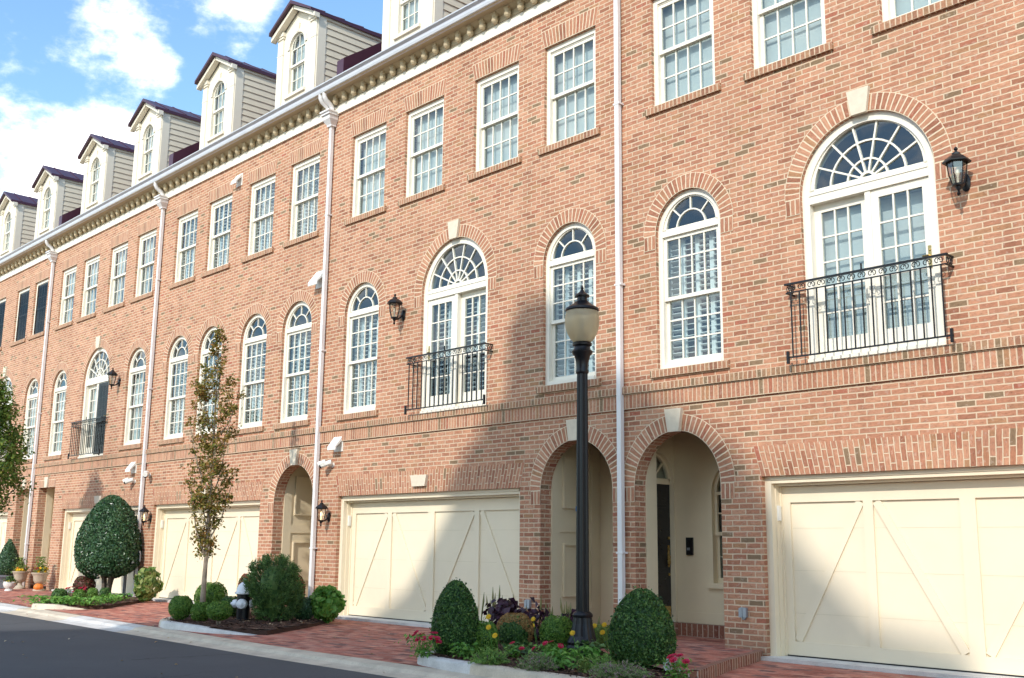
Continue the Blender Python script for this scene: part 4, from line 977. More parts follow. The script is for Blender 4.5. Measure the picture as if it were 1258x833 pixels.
# planting beds: mulch and kerbs
def smooth_path(pts, n=4):
    out = []
    for i in range(len(pts) - 1):
        p0 = Vector(pts[max(i - 1, 0)]); p1 = Vector(pts[i]); p2 = Vector(pts[i + 1]); p3 = Vector(pts[min(i + 2, len(pts) - 1)])
        for k in range(n):
            t = k / n; out.append(.5 * ((2 * p1) + (p2 - p0) * t + (2 * p0 - 5 * p1 + 4 * p2 - p3) * t * t + (3 * p1 - p0 - 3 * p2 + p3) * t ** 3))
    out.append(Vector(pts[-1])); return out
def inside(poly, x, y):
    c = False; n = len(poly)
    for i in range(n):
        (a, b), (d, e) = poly[i], poly[i - 1]
        if (b > y) != (e > y) and x < (d - a) * (y - b) / (e - b) + a: c = not c
    return c
def bed(poly, kerb, chips, mat=None, kz=.065, bands=None, taper=0):
    mb = MB(); xs = [p[0] for p in poly]; ys = [p[1] for p in poly]; st = .10
    x = min(xs)
    r = random.Random(len(poly) + chips)
    nx = int((max(xs) - min(xs)) / st) + 1; ny = int((max(ys) - min(ys)) / st) + 1
    hz = {}
    def H(i, j):
        if (i, j) not in hz: hz[(i, j)] = .045 + r.uniform(-.012, .018)
        return hz[(i, j)]
    for i in range(nx):
        for j in range(ny):
            x0, y0 = min(xs) + i * st, min(ys) + j * st
            if inside(poly, x0 + st / 2, y0 + st / 2): mb.face([(x0, y0, H(i, j)), (x0 + st, y0, H(i + 1, j)), (x0 + st, y0 + st, H(i + 1, j + 1)), (x0, y0 + st, H(i, j + 1))])
    mb.face([(a, b, .035) for a, b in poly])
    n = len(poly)
    for i in range(n):
        (a, b), (c, d) = poly[i], poly[(i + 1) % n]; mb.face([(a, b, -.08), (c, d, -.08), (c, d, .036), (a, b, .036)])
    k = 0
    while k < chips:
        px, py = r.uniform(min(xs), max(xs)), r.uniform(min(ys), max(ys))
        if not inside(poly, px, py): continue
        k += 1; a = r.uniform(0, PI); l = r.uniform(.012, .032); w = r.uniform(.004, .009); z = .058 + r.uniform(0, .014); tx, ty = r.uniform(-.4, .4), r.uniform(-.4, .4)
        ca, sa = math.cos(a), math.sin(a)
        mb.face([(px + ca * u * l - sa * v * w, py + sa * u * l + ca * v * w, z + u * l * tx + v * w * ty) for u, v in ((-1, -1), (1, -1), (1, 1), (-1, 1))])
    tag(mb.build('mulch', M_MULCH), kind='stuff')
    if kerb:
        P = smooth_path(kerb); mb = MB(); w = .15; prev = None; L = 0; m_ = 0
        prof = lambda p, nrm: [p + nrm * q for q in ()]
        rings = []
        for i, p in enumerate(P):
            d = (P[min(i + 1, len(P) - 1)] - P[max(i - 1, 0)]).normalized(); nv = Vector((d.y, -d.x))       # outward (street) side
            f = min(1, (len(P) - 1 - i) / (len(P) * taper + .01)) if taper else 1
            f = f * f * (3 - 2 * f); hz_ = lambda z: -.05 + (z + .05) * f
            rings.append([(p.x + nv.x * o, p.y + nv.y * o, z) for o, z in ((.02, -.13), (.0, hz_(.035)), (-.012, hz_(kz - .008)), (-.03, hz_(kz)), (-w, hz_(kz)), (-w, -.06))])
        for i in range(len(rings) - 1):
            m_ = 1 if (bands and any(a <= i / len(rings) < b for a, b in bands)) else 0
            for j in range(5): mb.face([rings[i][j], rings[i + 1][j], rings[i + 1][j + 1], rings[i][j + 1]], m=m_)
        mb.face(rings[0], m=0); mb.face(rings[-1][::-1], m=0)
        tag(mb.build('kerb', [M_CONC, M_CONC2], smooth=True), kind='structure')
bedA = [(-9.98, -3.30), (-8.2, -3.44), (-6.3, -3.52), (-6.25, -2.75), (-6.9, -2.5), (-8.2, -1.95), (-9.5, -1.03), (-11.6, -.72), (-11.7, -.15), (-11.2, -.4)]
bedA = [(-9.98, -3.30), (-8.2, -3.44), (-6.3, -3.52), (-6.25, -2.75), (-6.9, -2.52), (-8.2, -1.92), (-9.5, -1.02), (-11.55, -.72), (-11.75, -.5), (-11.0, -1.6)]
bed(bedA, [(-10.9, -1.75), (-10.35, -2.75), (-9.98, -3.30), (-9.4, -3.47), (-8.2, -3.52), (-7.0, -3.56), (-6.1, -3.58)], 5200, bands=[(0, .55)])
bedB = [(-17.05, -3.0), (-16.3, -3.23), (-15.2, -3.13), (-14.25, -2.72), (-15.0, -1.55), (-15.9, -.45), (-16.62, -.02), (-17.4, -.02), (-18.9, -.25), (-18.9, -1.2)]
bed(bedB, [(-18.1, -1.9), (-17.55, -2.6), (-17.05, -3.04), (-16.4, -3.28), (-15.3, -3.22), (-14.5, -2.98), (-13.9, -2.74)], 4200, bands=[(.42, 1)], taper=.45)
bedC = [(-22.5, -3.02), (-21.9, -2.72), (-21.45, -2.15), (-22.6, -1.1), (-23.8, -.03), (-25.7, -.03), (-26.6, -.6), (-24.6, -1.9)]
bed(bedC, [(-24.3, -2.2), (-23.3, -2.75), (-22.6, -3.08), (-21.95, -2.80), (-21.4, -2.12)], 1500, taper=.3)

# ------------------------------------------------------------------ plants
def leaf_arrays(C, Nn, size, aspect, fold=.25, jitter=.6, sizevar=.3, along=None):
    n = len(C); Nn = Nn + NR.normal(0, jitter, (n, 3)); Nn /= np.linalg.norm(Nn, axis=1)[:, None] + 1e-9
    t = NR.normal(0, 1, (n, 3)) if along is None else along + NR.normal(0, .25, (n, 3))
    t -= (t * Nn).sum(1)[:, None] * Nn; t /= np.linalg.norm(t, axis=1)[:, None] + 1e-9
    b = np.cross(Nn, t); s = size * (1 + sizevar * NR.uniform(-1, 1, n))[:, None]
    P0 = C - t * s * .5; P2 = C + t * s * .5; P1 = C + b * s * aspect * .5 + Nn * s * fold * .3; P3 = C - b * s * aspect * .5 + Nn * s * fold * .3
    return np.stack([P0, P1, P2, P3], 1).reshape(-1, 3)
def foliage(name, sets, parent=None, loc=None, core=None):
    """sets: list of (verts Nx4 stacked, material); core: list of (MB, material)"""
    V = []; F = []; MI = []; mats = []; base = 0
    for arr, mat in sets:
        k = len(arr) // 4; V += arr.tolist(); F += (np.arange(k * 4).reshape(-1, 4) + base).tolist(); MI += [len(mats)] * k; mats.append(mat); base += len(arr)
    if core:
        for mb, mat in core:
            V += [tuple(v) for v in mb.v]; F += [[i + base for i in f] for f in mb.f]; MI += [len(mats)] * len(mb.f); mats.append(mat); base += len(mb.v)
    me = bpy.data.meshes.new(name); me.from_pydata(V, [], F); me.polygons.foreach_set('material_index', MI)
    for m in mats: me.materials.append(m)
    me.update(); return link(name, me, parent, loc)
PROF = {
    'ball': lambda t: np.sqrt(np.clip(1 - ((t - .52) / .53) ** 2, 0, 1)),
    'egg': lambda t: np.where(t < .30, np.sqrt(np.clip(1 - ((.30 - t) / .42) ** 2, 0, 1)), np.clip(1 - ((t - .30) / .71) ** 2, 0, 1) ** .62),
    'cone': lambda t: np.where(t < .25, np.sqrt(np.clip(1 - ((.25 - t) / .3) ** 2, 0, 1)), np.clip(1 - ((t - .25) / .77) ** 1.35, 0, 1) ** .9),
    'holly': lambda t: np.where(t < .22, np.sqrt(np.clip(1 - ((.22 - t) / .24) ** 2, 0, 1)), np.clip(1 - ((t - .22) / .79) ** 2.1, 0, 1) ** .60),
    'yew': lambda t: np.where(t < .58, .42 + .58 * np.clip(t / .58, 0, 1) ** .8, np.clip(1 - ((t - .58) / .43) ** 2.4, 0, 1) ** .5)}
def shell_points(prof, w, h, n, lump=.05, nl=14, deep=.12, seed=0):
    r = np.random.default_rng(seed); f = PROF[prof]
    t = r.uniform(0.0, 1, n * 3); a = r.uniform(0, 2 * PI, n * 3); rad = f(t)
    slope = np.abs((f(np.clip(t + .01, 0, 1)) - f(np.clip(t - .01, 0, 1))) / .02)
    wgt = (rad + .02) * np.sqrt(1 + (slope * w / 2 / h) ** 2); keep = r.uniform(0, 1, n * 3) < wgt / np.percentile(wgt, 97); t, a, rad = t[keep][:n], a[keep][:n], rad[keep][:n]
    # lumps
    lt, la, ls = r.uniform(0, 1, nl), r.uniform(0, 2 * PI, nl), r.uniform(-1, 1, nl)
    L = np.zeros(len(t))
    for i in range(nl):
        da = np.angle(np.exp(1j * (a - la[i]))); L += ls[i] * np.exp(-(da ** 2 * 2.2 + ((t - lt[i]) * 3.6) ** 2))
    k = 1 + lump * L - deep * r.beta(1, 3, len(t))
    R = rad * w / 2 * k; C = np.stack([R * np.cos(a), R * np.sin(a), t * h * (1 + .0 * t)], 1)
    sl = (f(np.clip(t + .02, 0, 1)) - f(np.clip(t - .02, 0, 1))) / .04 * w / 2 / h
    Nn = np.stack([np.cos(a), np.sin(a), -sl], 1); Nn /= np.linalg.norm(Nn, axis=1)[:, None]
    return C, Nn
def core_mb(prof, w, h, k=.86, n=18, z0=.04):
    mb = MB(); ts = np.linspace(.02, .97, 12); rr = PROF[prof](ts) * w / 2 * k
    mb.lathe([(0, z0)] + [(max(float(r), .005), float(t * h * .97) + z0 * (1 - t)) for r, t in zip(rr, ts)] + [(0, h * .96)], (0, 0, 0), n); return mb
SEED = [100]
def shrub(name, label, cat, group, x, y, w, h, prof, n, size, mat, z=.05, aspect=.55, lump=.04, deep=.12, stem=0, jitter=.55, mats2=None, core=.86, nl=14):
    SEED[0] += 1; root = empty(name, (x, y, z), label, cat, group)
    C, Nn = shell_points(prof, w, h, n, lump, nl, deep, SEED[0]); C[:, 2] += stem
    sets = []
    if mats2:
        mk = mats2[1](C); sets.append((leaf_arrays(C[mk], Nn[mk], size, aspect, jitter=jitter), mats2[0])); C, Nn = C[~mk], Nn[~mk]
    sets.append((leaf_arrays(C, Nn, size, aspect, jitter=jitter), mat))
    if prof in ('egg', 'ball', 'cone') and n > 700:
        q = NR.choice(len(C), max(12, n // 45)); f_ = NR.uniform(1.03, 1.10, len(q))[:, None]; D = C[q].copy(); D[:, 2] -= h * .45; D = D * f_; D[:, 2] += h * .45; sets.append((leaf_arrays(D, Nn[q], size * 1.1, aspect, jitter=1.0), mat))
    cb = core_mb(prof, w, h, core); cb.v = [(a, b, c + stem) for a, b, c in cb.v]
    foliage('foliage', sets, root, core=[(cb, mat)])
    if stem:
        r = random.Random(SEED[0]); mb = MB()
        for k in range(4): a = k * 1.6; mb.tube([(.02 * math.cos(a), .02 * math.sin(a), -.02), (.05 * math.cos(a), .05 * math.sin(a), stem + h * .25)], .012, 6)
        mb.build('stem', M_BARKL, root)
    return root
BG = 'clipped boxwood balls in the hydrant bed'
shrub('boxwood_shrub', 'tall clipped egg-shaped boxwood in front of the shaded garage, beside the red flowers', 'boxwood', 'large egg-shaped boxwoods', -9.84, -2.87, .545, .83, 'egg', 9500, .031, M_BOX, lump=.04, deep=.12, jitter=.8)
shrub('boxwood_shrub', 'broad clipped egg-shaped boxwood right of the lamp post, in front of the porch', 'boxwood', 'large egg-shaped boxwoods', -7.64, -2.15, .71, .80, 'egg', 11500, .031, M_BOX, lump=.04, deep=.12, jitter=.8)
shrub('boxwood_ball', 'small light green boxwood ball with yellow daisies before it', 'boxwood', 'small boxwood balls round the lamp post', -9.60, -2.63, .33, .37, 'ball', 2600, .026, M_BOXL, deep=.10)
shrub('boxwood_ball', 'boxwood ball with brown dead leaves over its top and right side', 'boxwood', 'small boxwood balls round the lamp post', -9.84, -1.92, .45, .43, 'ball', 4200, .026, M_BOX, deep=.08,
      mats2=(M_GOLD, lambda C: ((C[:, 0] * .52 - C[:, 1] * .82) + (.17 - C[:, 2]) * .45 + .012 * np.sin(C[:, 0] * 60) + .012 * np.sin(C[:, 2] * 70)) < .10))
shrub('boxwood_ball', 'dark green boxwood ball just left of the lamp post base', 'boxwood', 'small boxwood balls round the lamp post', -9.38, -1.66, .42, .41, 'ball', 3600, .026, M_BOXL, deep=.08)
shrub('boxwood_ball', 'small yellow-green boxwood ball tucked between lamp post and broad boxwood', 'boxwood', 'small boxwood balls round the lamp post', -9.00, -1.26, .28, .31, 'ball', 1700, .026, M_LIME, deep=.08)
shrub('boxwood_ball', 'leftmost of the boxwood balls in the hydrant bed, at the kerb corner', 'boxwood', BG, -16.66, -2.90, .36, .37, 'ball', 3000, .028, M_BOXL, stem=.02)
shrub('boxwood_ball', 'boxwood ball behind the leftmost one in the hydrant bed', 'boxwood', BG, -17.50, -2.45, .36, .34, 'ball', 2600, .028, M_BOX)
shrub('boxwood_ball', 'largest boxwood ball, round the foot of the thin bronze tree', 'boxwood', BG, -17.62, -1.86, .56, .56, 'ball', 5200, .028, M_BOXL)
shrub('boxwood_ball', 'small boxwood ball in front of the bronze tree trunk, second from the kerb corner', 'boxwood', BG, -16.31, -2.72, .32, .30, 'ball', 2600, .028, M_BOXL)
shrub('boxwood_ball', 'pale boxwood ball on bare stems nearest the street, left of the hydrant', 'boxwood', BG, -15.52, -2.82, .40, .28, 'ball', 3000, .028, M_BOXL, stem=.07)
shrub('boxwood_ball', 'low boxwood ball half hidden behind the fire hydrant', 'boxwood', BG, -17.10, -1.75, .42, .34, 'ball', 2800, .028, M_BOX)
yb_ = empty('yew_bush', (-15.84, -1.68, .05), 'big shaggy dark green yew bush right of the fire hydrant', 'yew bush')
C, Nn = shell_points('yew', .76, .93, 520, .20, 40, .35, 901); V = []
for c, n_ in zip(C, Nn):
    d = n_ * .7 + np.array([0, 0, .55]); d /= np.linalg.norm(d); m = 24; t = NR.uniform(-.02, .14, m)[:, None]
    P_ = c + t * d + NR.normal(0, .018, (m, 3)); V.append(leaf_arrays(P_, np.tile(d, (m, 1)), .066, .20, jitter=1.1, along=np.tile(d, (m, 1)) * 1.3 + NR.normal(0, .5, (m, 3))))
foliage('foliage', [(np.concatenate(V), M_YEW)], yb_, core=[(core_mb('yew', .76, .93, .62), M_YEW)])
mb = MB()
for k in range(6): a = k * 1.05; mb.tube([(.03 * math.cos(a), .03 * math.sin(a), -.03), (.12 * math.cos(a), .12 * math.sin(a), .35)], .014, 6)
mb.build('stem', M_BARK, yb_)
shrub('dark_shrub', 'low dark shrub between yew bush and bright green hydrangea', 'shrub', None, -15.85, -1.10, .42, .36, 'ball', 2600, .034, M_HOLLY)
shrub('hydrangea', 'bright green broad-leaved hydrangea against the pier by the white downspout', 'hydrangea', None, -15.55, -.85, .54, .52, 'ball', 560, .125, M_BRIGHT, aspect=.85, lump=.30, deep=.75, core=.35, jitter=.6)
for x, y, w, h, z, lb in ((-17.20, -.55, .58, .60, .16, 'dark red chrysanthemum clump behind the right side of the yew bush'), (-18.60, -.60, .36, .48, .24, 'dark red chrysanthemum clump behind the left side of the yew bush')):
    shrub('chrysanthemum', lb, 'chrysanthemum', 'dark red chrysanthemums by the porch', x, y, w, h, 'ball', 2200, .036, M_BOX, z=z, mats2=(M_REDMUM, lambda C: (C[:, 2] > .24) & (NR.uniform(0, 1, len(C)) < .62)))
C4 = 'low clipped balls under the holly tree'
shrub('boxwood_ball', 'low clipped ball at the street corner of the holly tree bed', 'boxwood', C4, -22.95, -2.45, .30, .28, 'ball', 1300, .034, M_BOX)
shrub('boxwood_ball', 'low clipped ball left of the red barberry, second from the street corner', 'boxwood', C4, -22.80, -2.10, .26, .26, 'ball', 1100, .034, M_BOXL)
shrub('boxwood_ball', 'low clipped ball right of the red barberry', 'boxwood', C4, -23.45, -1.55, .24, .26, 'ball', 900, .034, M_BOXL)
shrub('boxwood_ball', 'low clipped ball nearest the holly trunk', 'boxwood', C4, -24.0, -1.05, .24, .24, 'ball', 800, .034, M_BOX)
shrub('barberry', 'round red barberry bush left of the holly trunk', 'barberry', None, -25.3, -1.0, .50, .46, 'ball', 2200, .038, M_BARB, lump=.1, deep=.25)
shrub('hosta', 'yellow-green variegated leafy plant beside the pier right of the holly tree', 'hosta', None, -23.05, -.55, .52, .68, 'ball', 330, .16, M_VARIEG, aspect=.55, lump=.30, deep=.8, core=.3, jitter=.6)
for x, y, w in ((-22.55, -2.72, .5), (-22.35, -2.15, .55), (-21.95, -2.35, .5), (-22.75, -1.7, .5)):
    pass
gp = [(-22.9 + 1.35 * i / 7 + RND.uniform(-.1, .1), -2.85 + .55 * (i / 7) + RND.uniform(-.1, .12)) for i in range(8)] + [(-22.2, -1.75), (-22.7, -1.5), (-23.1, -1.1)]
arr = []
for px, py in gp:
    k = 110; c = np.stack([NR.normal(px, .13, k), NR.normal(py, .13, k), NR.uniform(.06, .20, k)], 1); arr.append(leaf_arrays(c, np.tile([0, -.2, 1.0], (k, 1)), .085, .5, jitter=.4))
tag(foliage('ground_cover', [(np.concatenate(arr), M_BRIGHT)]), 'low leafy ground cover along the kerb under the holly tree', 'ground cover', kind='stuff')
def petals(mb, c, r, n=9, nrm=(0, -.5, .8), m=0, mc=None, cup=.15):
    nv = Vector(nrm).normalized(); a = nv.cross(Vector((0, 0, 1)) if abs(nv.z) < .9 else Vector((1, 0, 0))).normalized(); b = nv.cross(a); c = Vector(c)
    for k in range(n):
        t = 2 * PI * k / n; d = a * math.cos(t) + b * math.sin(t); s = a * -math.sin(t) + b * math.cos(t)
        mb.face([c, c + d * r * .55 + s * r * .33 + nv * r * cup, c + d * r + nv * r * cup * .6, c + d * r * .55 - s * r * .33 + nv * r * cup], m=m)
    if mc is not None:
        mb.lathe([(r * .24, 0), (r * .2, r * .12), (0, r * .18)], tuple(c), 7, mc)
def flower_plant(name, label, cat, group, x, y, w, h, nleaf, lsize, lmat, fmat, nf, fr, z=.05, seed=1, pet=9):
    r = random.Random(seed); root = empty(name, (x, y, z), label, cat, group)
    C = np.stack([NR.normal(0, w * .24, nleaf), NR.normal(0, w * .24, nleaf), NR.uniform(.01, h * .82, nleaf)], 1); C[:, :2] *= (.5 + .7 * (C[:, 2:3] / h))
    nn = C.copy(); nn[:, 2] = .6 * h + .2; foliage('foliage', [(leaf_arrays(C, nn / np.linalg.norm(nn, axis=1)[:, None], lsize, .45, jitter=.5), lmat)], root)
    st = MB()
    for k in range(nf):
        a = 2 * PI * k / nf + r.uniform(-.3, .3); q = w * .5 * math.sqrt(r.uniform(.05, 1)); px, py = q * math.cos(a), q * math.sin(a); pz = h * (1.0 - .35 * (q / (w * .5)) ** 2) * r.uniform(.86, 1.05)
        st.tube([(px * .3, py * .3, 0), (px, py, pz)], .003, 4)
        mb = MB(); petals(mb, (px, py, pz), fr, pet, (px * 1.5, py * 1.5 - .25, .5), 0, None, .3); petals(mb, (px, py, pz + fr * .12), fr * .62, pet - 2, (px, py - .2, .6), 0, None, .4)
        mb.build('blossom', [fmat], root)
    st.build('stem', M_BRIGHT, root)
    return root
RG = 'crimson flowers along the front bed'
flower_plant('red_flowers', 'crimson flower clump at the left kerb corner of the front bed', 'flowers', RG, -9.78, -3.38, .42, .30, 330, .05, M_BRIGHT, M_REDF, 14, .042, seed=2)
flower_plant('red_flowers', 'crimson flower clump in front of the lamp post base', 'flowers', RG, -8.42, -2.75, .36, .25, 200, .055, M_BRIGHT, M_REDF, 5, .04, seed=5)
flower_plant('red_flowers', 'single crimson bloom in front of the brown-topped boxwood ball', 'flowers', RG, -9.05, -2.68, .24, .17, 90, .055, M_BRIGHT, M_REDF, 2, .038, seed=6)
rp = flower_plant('red_flowers', 'crimson flowers mixed with a silver leaf by the brick walk edge', 'flowers', RG, -6.62, -2.86, .36, .24, 210, .055, M_BRIGHT, M_REDF, 5, .045, seed=9)
k = 26; c = np.stack([NR.normal(-.06, .04, k), NR.normal(0, .04, k), NR.uniform(.08, .2, k)], 1); foliage('silver_leaf', [(leaf_arrays(c, np.tile([0, -.6, .5], (k, 1)), .06, .5), M_SILVER)], rp)
for x, y, lb in ((-24.3, -1.75, 'red flower clump behind the low clipped balls, left of the barberry'), (-24.6, -1.3, 'red flower clump right in front of the barberry')):
    flower_plant('red_flowers', lb, 'flowers', 'red flowers under the holly tree', x, y, .26, .26, 70, .05, M_BOX, M_REDF, 9, .04, seed=int(x * 10) % 97)
def daisy(x, y, z, label, mat=M_YEL, r=.036):
    root = empty('yellow_daisy', (x, y, .05), label, 'daisy', 'yellow daisies of the front bed'); mb = MB(); mb.tube([(.03, .05, 0), (.01, .02, z * .6), (0, 0, z - .05)], .004, 5); mb.build('stem', M_BRIGHT, root)
    mb = MB(); petals(mb, (0, 0, z - .05), r, 12, (.3, -.75, .5), 0, 1, .1); petals(mb, (0, -.004, z - .046), r * .7, 10, (.3, -.75, .5), 0, None, .2); mb.build('blossom', [mat, M_ORNG], root)
for a in ((-9.37, -2.78, .49, 'yellow daisy topmost over the light green boxwood ball'), (-9.32, -2.82, .38, 'yellow daisy in the middle of the light green boxwood ball'), (-9.18, -2.85, .30, 'lowest yellow daisy, between light green and brown-topped balls'),
          (-10.16, -1.3, .37, 'yellow daisy just above the right edge of the brown-topped ball'), (-10.02, -1.45, .30, 'yellow daisy at the right edge of the brown-topped ball'), (-8.75, -2.05, .32, 'yellow daisy in front of the lamp post base'),
          (-8.99, -1.42, .36, 'yellow daisy touching the right side of the lamp post'), (-8.85, -1.40, .38, 'yellow daisy right of the lamp post above the yellow-green ball'), (-8.79, -1.5, .30, 'orange-yellow daisy low between lamp post and broad boxwood')):
    daisy(*a)
def leafy(name, label, cat, group, x, y, w, h, n, size, mat, z=.05, aspect=.5, up=.8):
    root = empty(name, (x, y, z), label, cat, group); C = np.stack([NR.normal(0, w * .25, n), NR.normal(0, w * .25, n), NR.uniform(.02, h, n)], 1)
    nn = np.concatenate([C[:, :2] * 1.2 / max(w, .1), np.full((n, 1), up)], 1); nn /= np.linalg.norm(nn, axis=1)[:, None]
    o = foliage('foliage', [(leaf_arrays(C, nn, size, aspect, jitter=.35, fold=.5), mat)], root)
    mb = MB(); r = random.Random(n)
    for k in range(6): a = k * 1.05; mb.tube([(0, 0, -.02), (w * .25 * math.cos(a), w * .25 * math.sin(a), h * .7)], .005, 5)
    mb.build('stem', mat, root); return root
GL = 'bright green leafy plants of the front bed'
leafy('leafy_plant', 'small bright leafy plant at the foot of the tall egg-shaped boxwood', 'leafy plant', GL, -9.33, -3.14, .30, .17, 140, .065, M_BRIGHT)
leafy('leafy_plant', 'bright leafy plant below the crimson flowers in front of the lamp post', 'leafy plant', GL, -8.02, -3.02, .42, .19, 210, .075, M_BRIGHT)
leafy('leafy_plant', 'bright leafy plant at the front right of the lamp post base', 'leafy plant', GL, -7.95, -2.66, .36, .20, 170, .075, M_BRIGHT)
leafy('leafy_plant', 'darker leafy plant between lamp post base and broad boxwood', 'leafy plant', GL, -8.55, -1.95, .32, .19, 90, .085, M_YEW)
leafy('leafy_plant', 'darker leafy plant in front of the brown-topped boxwood ball', 'leafy plant', GL, -9.25, -2.4, .42, .15, 120, .08, M_YEW)
leafy('leafy_plant', 'lime green sprig near the yellow flowers at the bottom picture edge', 'leafy plant', GL, -7.55, -3.14, .14, .16, 60, .045, M_LIME)
PG = 'dark purple leafy plants behind the boxwood balls'
for x, y, w, h, n, lb in ((-11.02, -.98, .50, .46, 210, 'large dark purple leafy plant left of the outlet box'), (-10.62, -.95, .46, .36, 170, 'dark purple leafy plant just right of the larger purple one, behind the brown-topped ball'), (-9.85, -.85, .36, .36, 130, 'dark purple leafy plant right behind the lamp post'), (-10.30, -2.28, .24, .20, 60, 'small dark purple plant at the foot of the tall egg-shaped boxwood')):
    leafy('purple_plant', lb, 'purple plant', PG, x, y, w, h * 1.12, int(n * 1.5), .105, M_PURPLE, aspect=.75, up=.5)
def spikes(label, x, y, n, h, w, seed):
    r = random.Random(seed); root = empty('flower_spikes', (x, y, .05), label, 'flower spikes', 'pale flower spikes of the front bed')
    mb = MB()
    for k in range(n):
        px, py = r.uniform(-w, w) / 2, r.uniform(-w, w) / 2; lean = r.uniform(-.10, .10); hh = h * r.uniform(.65, 1)
        mb.tube([(px, py, 0), (px + lean * .6, py, hh * .55), (px + lean, py, hh * .8), (px + lean * 1.15, py, hh)], [.005, .010, .014, .002], 6)
    o = mb.build('spike', M_SPIKE, root, smooth=True)
    k = n * 8; c = np.stack([NR.uniform(-w / 2, w / 2, k), NR.uniform(-w / 2, w / 2, k), NR.uniform(.05, h * .5, k)], 1); foliage('foliage', [(leaf_arrays(c, np.tile([0, -.8, .4], (k, 1)), .07, .3), M_LIME)], root)
spikes('tall pale flower spikes rising out of the purple leaves before the shaded garage', -11.3, -.85, 11, .76, .42, 1)
spikes('pale flower spikes by the outlet box, right of the purple leaves', -10.52, -.80, 7, .60, .30, 2)
spikes('pale flower spikes just left of the lamp post, before the panelled porch', -9.95, -.80, 7, .62, .34, 3)
spikes('short pale flower spikes right of the lamp post', -9.34, -.95, 5, .42, .18, 4)
spikes('pair of pale spikes at the right flank of the tall egg-shaped boxwood', -10.60, -1.95, 2, .50, .10, 5)
def juniper(label, name, cat, group, x, y, w, h, n, mat, seed):
    root = empty(name, (x, y, .05), label, cat, group); r = np.random.default_rng(seed); V = []
    for k in range(n):
        a = r.uniform(0, 2 * PI); el = r.uniform(.15, 1.35); L = r.uniform(.55, 1) * np.array([w * .55 * math.cos(a) * math.cos(el), w * .55 * math.sin(a) * math.cos(el), h * (.25 + .75 * math.sin(el))])
        m = 16; t = r.uniform(.25, 1.0, m)[:, None]; C = t * L + np.stack([0 * t[:, 0], 0 * t[:, 0], -.05 * t[:, 0] ** 2], 1) + r.normal(0, .006, (m, 3))
        V.append(leaf_arrays(C, np.tile([.2, -.5, .8], (m, 1)), .036, .24, jitter=.7, along=np.tile(L / np.linalg.norm(L), (m, 1)) + r.normal(0, .5, (m, 3))))
    foliage('foliage', [(np.concatenate(V), mat)], root); mb = MB()
    for k in range(7): a = k * .9; mb.tube([(0, 0, -.02), (w * .3 * math.cos(a), w * .3 * math.sin(a), h * .45)], .006, 5)
    mb.build('stem', M_BARK, root)
JG = 'spreading junipers and heathers at the front kerb'
juniper('feathery green juniper hanging over the kerb, left of the heather', 'juniper', 'juniper', JG, -8.72, -3.34, .52, .25, 190, M_JUNI, 1)
juniper('purple-tinged heather at the kerb left of the lamp post', 'heather', 'heather', JG, -8.02, -3.32, .50, .25, 190, M_HEATH, 2)
juniper('wide purple heather at the bottom edge below the broad boxwood', 'heather', 'heather', JG, -7.05, -3.18, .66, .24, 260, M_HEATH, 3)
juniper('feathery green juniper between heather and broad boxwood', 'juniper', 'juniper', JG, -7.62, -2.82, .40, .24, 140, M_JUNI, 4)
# fallen leaves
r = random.Random(5); pts = []
while len(pts) < 230:
    x = r.uniform(-26, -4); y = r.uniform(-6.5, -.1)
    if inside(bedA, x, y) or r.random() > (.25 if y < -4 else .8): continue
    pts.append((x, y, (zg(y) + .008) if y > -3.3 else (-.06 if y < -4.3 else -.07)))
pts += [(r.uniform(-16.6, -14.6), r.uniform(-2.4, -.3), .075) for _ in range(70)] + [(r.uniform(-9.6, -6.6), r.uniform(-3.2, -2.4), .07) for _ in range(60)]
pts = np.array(pts); tag(foliage('fallen_leaves', [(leaf_arrays(pts, np.tile([0, 0, 1.0], (len(pts), 1)), .045, .6, jitter=.25, fold=.6), M_LITTER)]), 'scattered dry leaves on paving and mulch', 'fallen leaves', kind='stuff')

# ------------------------------------------------------------------ trees
def clump_crown(centres, per, size, mat, spread, aspect=.55, parent=None, jitter=.9):
    V = []
    for c, s in centres:
        k = int(per * s); C = NR.normal(0, spread * s, (k, 3)) * np.array([1, 1, 1.15]) + np.array(c); V.append(leaf_arrays(C, np.tile([.1, -.4, .7], (k, 1)), size, aspect, jitter=jitter, fold=.5))
    return foliage('crown', [(np.concatenate(V), mat)], parent)
# thin bronze tree
r = random.Random(21)
t = empty('street_tree', (-17.38, -2.14, .04), 'slender bronze-green young tree standing in the hydrant bed', 'tree')
mb = MB(); mb.tube([(0, 0, -.03), (.005, 0, .5), (.02, 0, 1.0), (.0, 0, 2.0), (-.02, .02, 3.4), (.0, 0, 4.5), (.02, 0, 5.0)], [.055, .044, .034, .024, .016, .009, .003], 9)
limbs = []
for k in range(15):
    z0 = .55 + .22 * k; a = k * 2.4 + r.uniform(-.3, .3); rr = {0: .30, 1: .36}.get(k, .42) * (1 if z0 < 3.2 else .6); L = 1.25 if z0 < 2.5 else .85
    p = [(.0, 0, z0), (rr * .55 * math.cos(a), rr * .55 * math.sin(a), z0 + L * .38), (rr * math.cos(a), rr * math.sin(a), z0 + L)]
    limbs.append(p); mb.tube(p, [.016, .011, .003], 6)
mb.build('trunk', M_BARKL, t, smooth=True)
cen = []
def rad(z): return np.interp(z, [1.1, 1.7, 2.3, 2.9, 3.4, 4.0, 4.45, 4.85, 5.1], [.14, .26, .34, .29, .33, .28, .16, .08, .03])
